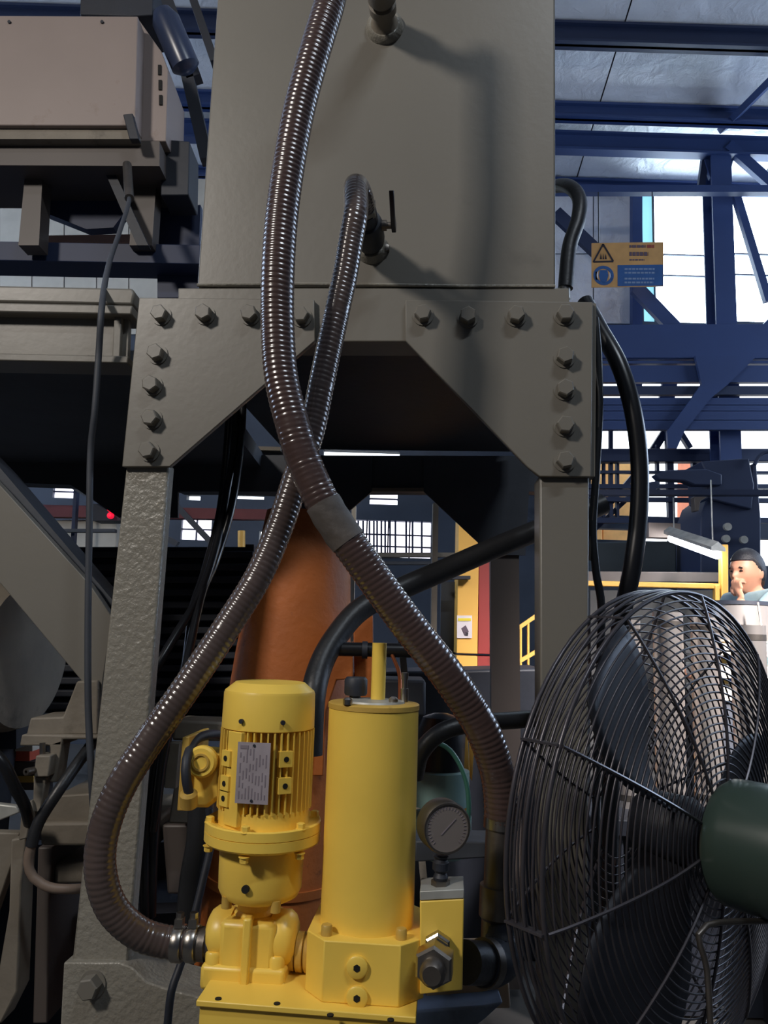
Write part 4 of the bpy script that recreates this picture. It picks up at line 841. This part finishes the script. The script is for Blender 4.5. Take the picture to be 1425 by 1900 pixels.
def slab(x0, x1, y0, zb, Y, dep, name, m, bevel=0.004):
    a_, b_ = P(x0, y0, Y), P(x1, y0, Y); return MB().box(((a_.x+b_.x)/2, Y+dep/2, (a_.z+zb)/2), (b_.x-a_.x, dep, a_.z-zb)).build(name, m, pnl, bevel=bevel)
zj = P(880, 1215, 4.4).z
for nm, x0, x1, m_ in (('ochre_panel', 847, 886, YPANEL), ('red_panel', 886.5, 930, RED)):
    a_, b_ = P(x0, 1215, 4.4), P(x1, 1215, 4.4); zt2 = P(x0, 960, 4.4).z
    MB().box(((a_.x+b_.x)/2, 4.5, (zj+0.006+zt2)/2), (b_.x-a_.x, 0.2, zt2-zj-0.006)).build(nm, m_, pnl, bevel=0.003)
    MB().box(((a_.x+b_.x)/2, 4.5, (zj-0.006)/2), (b_.x-a_.x, 0.2, zj-0.006)).build(nm, m_, pnl, bevel=0.003)
nt_ = pp('paper_notice', rect(848, 1142, 876, 1184), 4.39, 0.004, PAPER, None, 0, 'white paper notice stuck on the ochre pillar', 'notice')
pp('notice_header', rect(850, 1147, 874, 1152), 4.387, 0.003, mat('notice_yellow', (226, 206, 60), 0.7), nt_)
pp('notice_mark', [(856, 1166), (864, 1160), (870, 1172), (862, 1178)], 4.387, 0.003, INKS, nt_)
pp('notice_mark', [(862, 1172), (869, 1174), (868, 1180), (862, 1179)], 4.387, 0.003, SIGNK, nt_)
for k, (q, Y, wpx, m_, lab) in enumerate((((808, 935, 796, 1712), 3.6, 10, GREYD, 'slim grey upright post left of the ochre pillar'), ((832, 1080, 824, 1580), 4.6, 28, DARKST, 'broad dark grey post left of the ochre pillar'), ((657, 940, 642, 1708), 3.62, 8, CREAM, 'thin cream post beside the thick ribbed hose'), ((735, 1090, 800, 1780), 3.15, 12, GREYD, 'short leaning pale post behind the ribbed hose'))):
    strut(q, Y, m_, lab, wpx, name='upright_post', cat='post', group='posts seen through the frame opening')
strut((640, 1030, 850, 1030), 5.6, GREYD, 'grey pipe along the sill of the barred window', 8, name='sill_pipe', cat='pipe', group='pipes below the barred window')
strut((680, 1045, 800, 1045), 5.5, DARKST, 'dark pipe just below the grey sill pipe', 6, name='sill_pipe', cat='pipe', group='pipes below the barred window')
strut((810, 1072, 872, 1072), 4.36, DK, None, 6, name='pipe_stub', parent=pnl)
pp('red_beam', [(20, 935), (340, 942), (640, 948), (640, 966), (340, 962), (20, 958)], 6.8, 0.1, mat('dark_red_beam', (110, 48, 50), 0.6), None, 0, 'dark red beam running across behind the left leg', 'beam')
for k, y in enumerate((944, 957)): tag(MB().lathe([(0.027, 0), (0.027, 0.02), (0.015, 0.04)], P(206, y, 6.3), Vector((0, -1, 0)), 18).build('signal_lamp', REDL), ('upper' if k == 0 else 'lower')+' red signal lamp left of the textured leg', 'lamp', 'red signal lamps')
pp('signal_box', rect(172, 935, 224, 966), 6.35, 0.2, DK, None, 0, 'dark box carrying the two red signal lamps', 'box')
lsw = thing('left_steelwork', 'dark bars and red signal box glimpsed around the left leg', 'steelwork', P(200, 1300, 6.2))
for k, (q, wpx, m_, lab) in enumerate((((95, 880, 330, 1010), 10, DARKST, 'dark sloping bar beyond the diagonal brace'), ((30, 985, 215, 985), 6, DARKST, 'thin crossbar in the gap beyond the brace'), ((40, 900, 130, 900), 5, YPANEL, 'thin ochre bar in the gap beyond the brace'), ((145, 860, 105, 1560), 6, NAVYD, 'thin upright bar in the gap beyond the brace'), ((310, 920, 395, 1010), 10, DARKST, 'sloping grey bar right of the textured leg'))):
    strut(q, 6.3+0.04*k, m_, lab, wpx, name='bar', parent=lsw)
pp('pale_vessel', [(90, 965), (216, 962), (216, 1020), (120, 1022)], 6.9, 0.3, CREAM, None, 0.01, 'pale sheet cover glimpsed between brace and leg', 'cover')
cable('pipe_end', [(448, 985, 6.3), (448, 1060, 6.3)], 0.03, YPANEL, parent=lsw)
# stair rails by the right leg
sr = thing('stair_railing', 'ochre stair railing between dark column and right leg', 'railing', P(980, 1400, 4.2))
for q in ((955, 1170, 1010, 1132), (955, 1232, 1010, 1200)): MB().bar(P(q[0], q[1], 4.2), P(q[2], q[3], 4.2), 0.02, 0.02).build('handrail', YPANEL, sr)
for x, y0 in ((980, 1150), (966, 1165), (997, 1142)): MB().cyl(P(x, y0, 4.2), P(x, 1617, 4.2), 0.007, 8).build('baluster', YPANEL, sr)
MB().bar(P(885, 1272, 4.15), P(956, 1232, 4.18), 0.02, 0.02).build('handrail', YPANEL, sr)
# dark ventilated machine behind the gauge
cm = thing('compressor', 'dark compressor with pale teal casing behind the gauge', 'compressor', P(815, 1560, 2.2))
cc = P(815, 1445, 2.2)
MB().lathe([(0.03, 0), (0.075, 0.01), (0.08, 0.06), (0.08, 0.10), (0.03, 0.11)], P(815, 1500, 2.2), ZUP, 30).build('casing', TEAL, cm); MB().lathe([(0.065, 0.10), (0.068, 0.20), (0.05, 0.24), (0.02, 0.25)], P(815, 1500, 2.2), ZUP, 30).build('motor_cap', BLACKG, cm)
MB().lathe([(0.07, 0.0), (0.085, 0.02), (0.085, 0.10)], P(815, 1585, 2.2), ZUP, 30).build('lower_case', TEAL, cm)
cable('green_hose', [(780, 1385, 2.0), (800, 1376, 2.0), (835, 1392, 2.0), (862, 1440, 2.0), (870, 1500, 2.0), (862, 1560, 2.02)], 0.006, mat('green_line', (60, 110, 96), 0.4), 'thin green air line arching behind the gauge', 'hose')
pp('ochre_strip', [(858, 1352), (868, 1352), (872, 1480), (864, 1530), (862, 1440)], 2.5, 0.03, YPANEL, None, 0.002, 'narrow ochre strip right of the compressor', 'strip')
pp('ochre_board', [(840, 1350), (856, 1350), (856, 1420), (840, 1420)], 2.9, 0.03, YELD, None, 0.002, 'small ochre board behind the arching black hose', 'board')
pp('ochre_strip', [(872, 1380), (880, 1385), (876, 1450), (872, 1440)], 2.52, 0.03, YPANEL, None, 0.002, 'second narrow ochre strip nearer the ribbed hose', 'strip')
pp('dark_machine_row', [(560, 1250), (1010, 1240), (1010, 1771), (560, 1771)], 3.2, 0.3, DK, None, 0.01, 'dark machine mass low behind filter and gauge', 'machine')
pp('pale_drum_cover', [(700, 1260), (790, 1262), (790, 1330), (700, 1330)], 2.7, 0.2, DARKST, None, 0.01, 'dark grey box behind the bleed fitting', 'box')
cable('copper_line', [(742, 1300, 1.6), (742, 1260, 1.65), (738, 1240, 1.7), (725, 1210, 1.75)], 0.004, mat('copper', (190, 110, 70), 0.35, 0.8), 'thin copper line rising behind the filter lid', 'pipe')
pp('floor_plate', [(790, 1828), (945, 1822), (948, 1872), (790, 1876)], 1.45, 0.2, mat('tan_plate', (150, 130, 110), 0.7), None, 0.004, 'tan plate under the valve block', 'plate')
pp('blue_sheet', [(770, 1876), (900, 1866), (935, 1860), (900, 1892), (850, 1930), (770, 1930)], 1.4, 0.2, mat('dull_blue_sheet', (86, 100, 124), 0.6, 0, 0.3, 20), None, 0.004, 'dull blue sheet at the bottom beside the base', 'sheet')
pp('mid_beam', [(770, 1560), (940, 1562), (940, 1590), (770, 1600)], 1.8, 0.1, DARKST, None, 0.004, 'dark horizontal beam behind gauge stem and hose stub', 'beam')
# ================================================================== STEEL ROLLS AND DRUM BEHIND FAN
for k, (x, yt, r_, Y) in enumerate(((1165, 1150, 24, 2.75), (1242, 1136, 27, 2.7), (1312, 1146, 26, 2.7), (1392, 1160, 31, 2.65))):
    p = P(x, 1300, Y); s2 = mpp(p); zt3 = P(x, yt, Y).z; zb3 = P(x, 1500, Y).z; R_ = r_*s2; B_ = Vector((p.x, p.y, 0))
    t_ = thing('steel_roll', ['leftmost', 'second', 'third', 'rightmost'][k]+' upright shiny steel roll seen through the fan guard', 'roll', B_+Vector((0, 0, zb3)), 'steel rolls behind the fan')
    MB().lathe([(R_, zb3), (R_, zt3), (R_*0.7, zt3), (R_*0.7, zt3-0.2)], B_, ZUP, 36).build('roll_shell', STEELK, t_)
    for z in (zb3+0.03, zt3-0.05): MB().lathe([(R_*1.02, z), (R_*1.02, z+0.02)], B_, ZUP, 36).build('roll_band', STEELD, t_)
rp_ = P(1280, 1500, 2.7)
pt = thing('roll_pallet', 'dark steel plinth under the upright steel rolls', 'plinth', Vector((rp_.x, 2.7, 0)))
MB().box((rp_.x, 2.72, rp_.z-0.035), (0.72, 0.34, 0.05)).build('plinth_top', DK, pt, bevel=0.004)
for x_ in (-0.3, 0.3): MB().box((rp_.x+x_, 2.72, (rp_.z-0.06)/2), (0.08, 0.3, rp_.z-0.06)).build('plinth_leg', DK, pt, bevel=0.004)
MB().box((rp_.x, 2.80, (rp_.z-0.06)/2), (0.6, 0.03, rp_.z-0.08)).build('plinth_panel', DK, pt)
dr = thing('steel_drum', 'open brushed steel drum in front of the seated man', 'drum', Vector((P(1368, 1150, 3.4).x, 3.4, 0)))
dp = P(1368, 1150, 3.4); ds = mpp(dp); dz = P(1368, 1118, 3.4).z; zb_ = P(1368, 1192, 3.4).z
MB().lathe([(52*ds, zb_), (56*ds, zb_+0.01), (56*ds, dz), (54*ds, dz), (54*ds, zb_+0.02)], Vector((dp.x, dp.y, 0)), ZUP, 44).build('drum_shell', STEELK, dr)
MB().lathe([(57.5*ds, dz-0.012), (57.5*ds, dz+0.004)], Vector((dp.x, dp.y, 0)), ZUP, 44).build('drum_rim', DK, dr)
for k in range(3):
    MB().box((dp.x, dp.y, zb_-0.03-0.09*k), (0.34, 0.3, 0.05)).build('drum_pallet_board', CREAM, dr, bevel=0.003)
MB().box((dp.x, dp.y, (zb_-0.25)/2), (0.28, 0.26, zb_-0.25)).build('drum_plinth', DARKST, dr)
cable('drum_wire', [(1406, 1118, 3.2), (1412, 1160, 3.2), (1415, 1200, 3.2), (1418, 1250, 3.2)], 0.004, CREAM, 'pale string hanging at the right of the drum', 'string')
# ================================================================== SEATED MAN
def new_from_mod(o):
    dg = bpy.context.evaluated_depsgraph_get(); me = bpy.data.meshes.new_from_object(o.evaluated_get(dg)); return me
def skin(name, verts, edges, radii, root, m, sub=2):
    me = bpy.data.meshes.new(name); me.from_pydata(verts, edges, []); o = bpy.data.objects.new(name, me); COL.objects.link(o)
    md = o.modifiers.new('skin', 'SKIN'); md.use_smooth_shade = True
    for i, v in enumerate(me.skin_vertices[0].data): v.radius = (radii[i], radii[i]) if not isinstance(radii[i], tuple) else radii[i]; v.use_root = (i == root)
    s2 = o.modifiers.new('sub', 'SUBSURF'); s2.levels = sub; s2.render_levels = sub
    m2 = new_from_mod(o); bpy.data.objects.remove(o); return m2
YP = 4.15
hcn = P(1386, 1062, YP)             # head centre
man = thing('person', 'man in a pale blue shirt leaning with chin resting on his hand', 'person', Vector((hcn.x+0.25, YP+0.15, 0)))
# body axes: he faces image-left and a little towards the viewer
fw = Vector((-0.88, -0.47, -0.05)).normalized(); sd = Vector((0.47, -0.88, 0)).normalized()   # forward, his left side (towards viewer)
def hp(f, s, u): return hcn + fw*f + sd*s + ZUP*u
def g(x, c, w_): return math.exp(-((x-c)/w_)**2)
def headfn(d, q):
    f, s_2, u = d.x, d.y, d.z
    x, y, z = q
    front = max(0, f)
    x += 0.026*g(s_2, 0, 0.13)*g(u, -0.16, 0.16)*(front**0.5)        # nose
    x += 0.008*g(s_2, 0, 0.5)*g(u, 0.22, 0.10)*front                  # brow
    x -= 0.010*(g(s_2, 0.32, 0.16)+g(s_2, -0.32, 0.16))*g(u, 0.05, 0.12)*front   # sockets
    x += 0.009*g(s_2, 0, 0.3)*g(u, -0.48, 0.10)*front                 # lips
    x += 0.016*g(s_2, 0, 0.35)*g(u, -0.80, 0.16)*(front**0.4 if front > 0 else 0)  # chin
    if u < -0.2: k = 1-0.28*min(1, (-u-0.2)/0.7); y *= k
    if u < -0.3 and f < 0: x *= 1-0.35*min(1, (-u-0.3)/0.6)
    return Vector((x, y, z))
HM = Matrix((fw, sd, fw.cross(sd)*-1 if fw.cross(sd).z < 0 else fw.cross(sd))).transposed()
hb = MB().ball((0, 0, 0), (0.098, 0.077, 0.118), 48, 36, headfn)
hb.ball((-0.012, 0.076, -0.008), (0.016, 0.010, 0.032), 14, 10); hb.ball((-0.012, -0.076, -0.008), (0.016, 0.010, 0.032), 14, 10)
head_v = [hcn + HM @ v for v in hb.v]; head_f = hb.f
# torso, neck, right hand at the chin (skin chain)
neck = hp(-0.035, 0, -0.10); chest = hp(-0.12, 0.0, -0.34); belly = hp(-0.20, 0, -0.58); pel = hp(-0.24, 0, -0.80)
shl = hp(0.0, 0.18, -0.15); shr = hp(-0.10, -0.17, -0.17)
ell = hp(0.24, 0.16, -0.33); wrl = hp(0.155, 0.07, -0.135); 
elr = hp(0.05, -0.26, -0.46); wrr = hp(0.25, -0.12, -0.50)
kn = [pel+sd*0.10+fw*0.16-ZUP*0.36, pel-sd*0.10+fw*0.16-ZUP*0.36]; an = [kn[0]-fw*0.14-ZUP*0.32, kn[1]-fw*0.14-ZUP*0.32]
for i in range(2): an[i].z = 0.09
vb_ = [pel, belly, chest, hp(-0.07, 0, -0.17), neck, hp(-0.02, 0, -0.04), shl, ell, wrl, shr, elr, wrr, kn[0], an[0], an[0]+fw*0.17-ZUP*0.04, kn[1], an[1], an[1]+fw*0.17-ZUP*0.04]
eb_ = [(0, 1), (1, 2), (2, 3), (3, 4), (4, 5), (3, 6), (6, 7), (7, 8), (3, 9), (9, 10), (10, 11), (0, 12), (12, 13), (13, 14), (0, 15), (15, 16), (16, 17)]
rb2 = [0.12, 0.11, 0.12, 0.075, 0.055, 0.055, 0.055, 0.04, 0.026, 0.055, 0.04, 0.026, 0.065, 0.045, 0.035, 0.065, 0.045, 0.035]
body = skin('body', vb_, eb_, rb2, 0, SKIN)
# hand: palm and five fingers curled at the mouth
def handmesh(wr, tip_dir, side_dir, nrm, scale=1.0):
    b = MB(); pal = wr+tip_dir*0.05*scale
    b.ball(pal-tip_dir*0.012, (0.030, 0.030, 0.030), 16, 10, lambda d, q: tip_dir*(d.dot(tip_dir)*0.050)+side_dir*(d.dot(side_dir)*0.040)+nrm*(d.dot(nrm)*0.017))
    for i, (ln, off) in enumerate(((0.030, -0.030), (0.034, -0.010), (0.032, 0.010), (0.026, 0.029))):
        a0 = pal+tip_dir*0.022*scale+side_dir*off; a1 = a0+tip_dir*ln; a2 = a1+(tip_dir*0.2+nrm).normalized()*0.026; a3 = a2+(nrm-tip_dir*0.5).normalized()*0.020
        b.tube(spline([a0-tip_dir*0.015, a0, a1, a2, a3], 0.006), lambda t: 0.0105-0.0025*t, 10)
    t0 = wr+tip_dir*0.02+side_dir*-0.030; b.tube(spline([t0, t0-side_dir*0.022+tip_dir*0.025, t0-side_dir*0.02+tip_dir*0.055+nrm*0.012, t0-side_dir*0.008+tip_dir*0.075+nrm*0.02], 0.006), lambda t: 0.0115-0.003*t, 10)
    return b
hd = handmesh(wrl, (hp(0.118, 0.02, -0.045)-wrl).normalized(), (sd+fw*0.3).normalized(), -fw)
hd2 = handmesh(wrr, (fw+sd*0.4).normalized(), sd, -ZUP)
me = bpy.data.meshes.new('body_all'); bmm = bmesh.new(); bmm.from_mesh(body)
for vv, ff in ((head_v, head_f), (hd.v, hd.f), (hd2.v, hd2.f)):
    nv = [bmm.verts.new(v) for v in vv]; bmm.verts.ensure_lookup_table()
    for f_ in ff:
        try: bmm.faces.new([nv[i] for i in f_])
        except ValueError: pass
bmesh.ops.remove_doubles(bmm, verts=bmm.verts, dist=1e-5); bmesh.ops.recalc_face_normals(bmm, faces=bmm.faces); bmm.to_mesh(me); bmm.free()
tmp = bpy.data.objects.new('tmp', me); COL.objects.link(tmp); rm = tmp.modifiers.new('r', 'REMESH'); rm.mode = 'VOXEL'; rm.voxel_size = 0.006; rm.use_smooth_shade = True
sm = tmp.modifiers.new('s', 'SMOOTH'); sm.factor = 0.5; sm.iterations = 2
me2 = new_from_mod(tmp); bpy.data.objects.remove(tmp); me2.materials.clear(); me2.materials.append(SKIN)
bo = bpy.data.objects.new('body', me2); COL.objects.link(bo); setm(bo, Matrix.Identity(4), man)
def cloth(name, idx, edges, radii, m, root=0):
    me = skin(name, [vb_[i] for i in idx], edges, radii, root, m); me.materials.clear(); me.materials.append(m)
    for p_ in me.polygons: p_.use_smooth = True
    o = bpy.data.objects.new(name, me); COL.objects.link(o); setm(o, Matrix.Identity(4), man); return o
vb_.append(shl+(ell-shl)*0.7); vb_.append(shr+(elr-shr)*0.7)
vb_.append(hp(-0.05, 0, -0.115))
cloth('shirt', [0, 1, 2, 3, 6, 18, 9, 19, 20], [(0, 1), (1, 2), (2, 3), (3, 4), (4, 5), (3, 6), (6, 7), (3, 8)], [0.15, 0.145, 0.16, 0.11, 0.085, 0.062, 0.085, 0.062, 0.066], SHIRT, 1)
cloth('trousers', [0, 12, 13, 15, 16], [(0, 1), (1, 2), (0, 3), (3, 4)], [0.155, 0.085, 0.06, 0.085, 0.06], TROUS)
hr = MB()
def hairfn(d, q):
    f, s_2, u = d.x, d.y, d.z; q = Vector(q)*1.06
    cut = 0.42 if f > 0.35 else (0.42-(0.35-f)*1.3)
    if u < cut: q = q*0.80
    return q
hr.ball((-0.004, 0, 0.004), (0.100, 0.080, 0.120), 56, 44, hairfn)
hr.v = [hcn + HM @ v for v in hr.v]; hr.build('hair', HAIR, man, smooth=60)
EYE = mat('eye_dark', (40, 28, 26), 0.3)
for s_2 in (-1, 1):
    MB().ball(hcn + HM @ Vector((0.083, 0.028*s_2, 0.006)), (0.009, 0.011, 0.006), 12, 8).build('eye', EYE, man)
    MB().tube([hcn + HM @ Vector((0.094-0.004*abs(k), 0.028*s_2+0.006*k, 0.026-0.0015*k*k)) for k in (-2, -1, 0, 1, 2)], 0.003, 6).build('eyebrow', HAIR, man)
MB().tube([hcn + HM @ Vector((0.0985-0.002*k*k, 0.008*k, -0.058)) for k in (-2, -1, 0, 1, 2)], 0.004, 6).build('mouth', mat('lips', (150, 92, 84), 0.5), man)
# stool he sits on
stl = thing('stool', 'plain dark stool under the seated man', 'stool', Vector((pel.x, pel.y, 0)))
zs_ = pel.z-0.165
MB().lathe([(0.17, zs_-0.04), (0.17, zs_)], Vector((pel.x, pel.y, 0)), ZUP, 30).build('seat', DK, stl, bevel=0.004)
for k in range(4):
    a = math.pi/4+k*math.pi/2; d = Vector((math.cos(a), math.sin(a), 0)); MB().cyl(Vector((pel.x, pel.y, 0))+d*0.16, Vector((pel.x, pel.y, zs_-0.03))+d*0.11, 0.014, 10).build('leg', DK, stl)
# ================================================================== LAMPS OUT OF VIEW (floodlight, bay light, and a light added for the rolls)
fd = (LAMP_AIM-LAMP_LOC).normalized(); fmn = basis(fd)
fl_ = thing('floodlight', 'square workshop floodlight on a tall stand at the left', 'lamp', Vector((LAMP_LOC.x, LAMP_LOC.y, 0)))
for ang in range(4):
    rr = fmn @ Matrix.Rotation(ang*math.pi/2, 3, 'Z'); MB().box(LAMP_LOC + rr @ Vector((0.27, 0, -0.04)), (0.02, 0.56, 0.08), rr).build('reflector_side', DK, fl_)
MB().box(LAMP_LOC-fd*0.07, (0.56, 0.56, 0.02), fmn).build('reflector_back', DK, fl_)
bk_ = LAMP_LOC-fd*0.10; MB().cyl(Vector((bk_.x, bk_.y, 0)), bk_, 0.025, 16).build('stand_pole', DK, fl_); MB().lathe([(0.3, 0), (0.3, 0.03), (0.05, 0.06)], Vector((bk_.x, bk_.y, 0)), ZUP, 30).build('stand_base', DK, fl_)
al_ = thing('added_roll_light', 'added unseen light hanging over the steel rolls', 'lamp', Vector((2.3, 1.1, 3.35)))  # fixture for the light added over the rolls
MB().box((2.32, 1.05, 3.38), (0.24, 1.1, 0.06), basis(Vector((2.4-1.5, 2.3-3.0, 3.9-1.0))) if False else Matrix.Identity(3)).build('housing', ZINC, al_)
for y in (0.7, 1.4): MB().cyl((2.32, y, 3.40), (2.32, y, roofz(y)), 0.006, 6).build('hanger_wire', DK, al_)
bl_ = thing('bay_light', 'long bay light hanging behind the viewer', 'lamp', Vector((1.35, -1.2, 5.65)))
MB().box((1.35, -1.2, 5.66), (1.3, 0.2, 0.06)).build('housing', ZINC, bl_)
for x in (0.85, 1.85): MB().cyl((x, -1.2, 5.68), (x, -1.2, roofz(-1.2)), 0.006, 6).build('hanger_wire', DK, bl_)
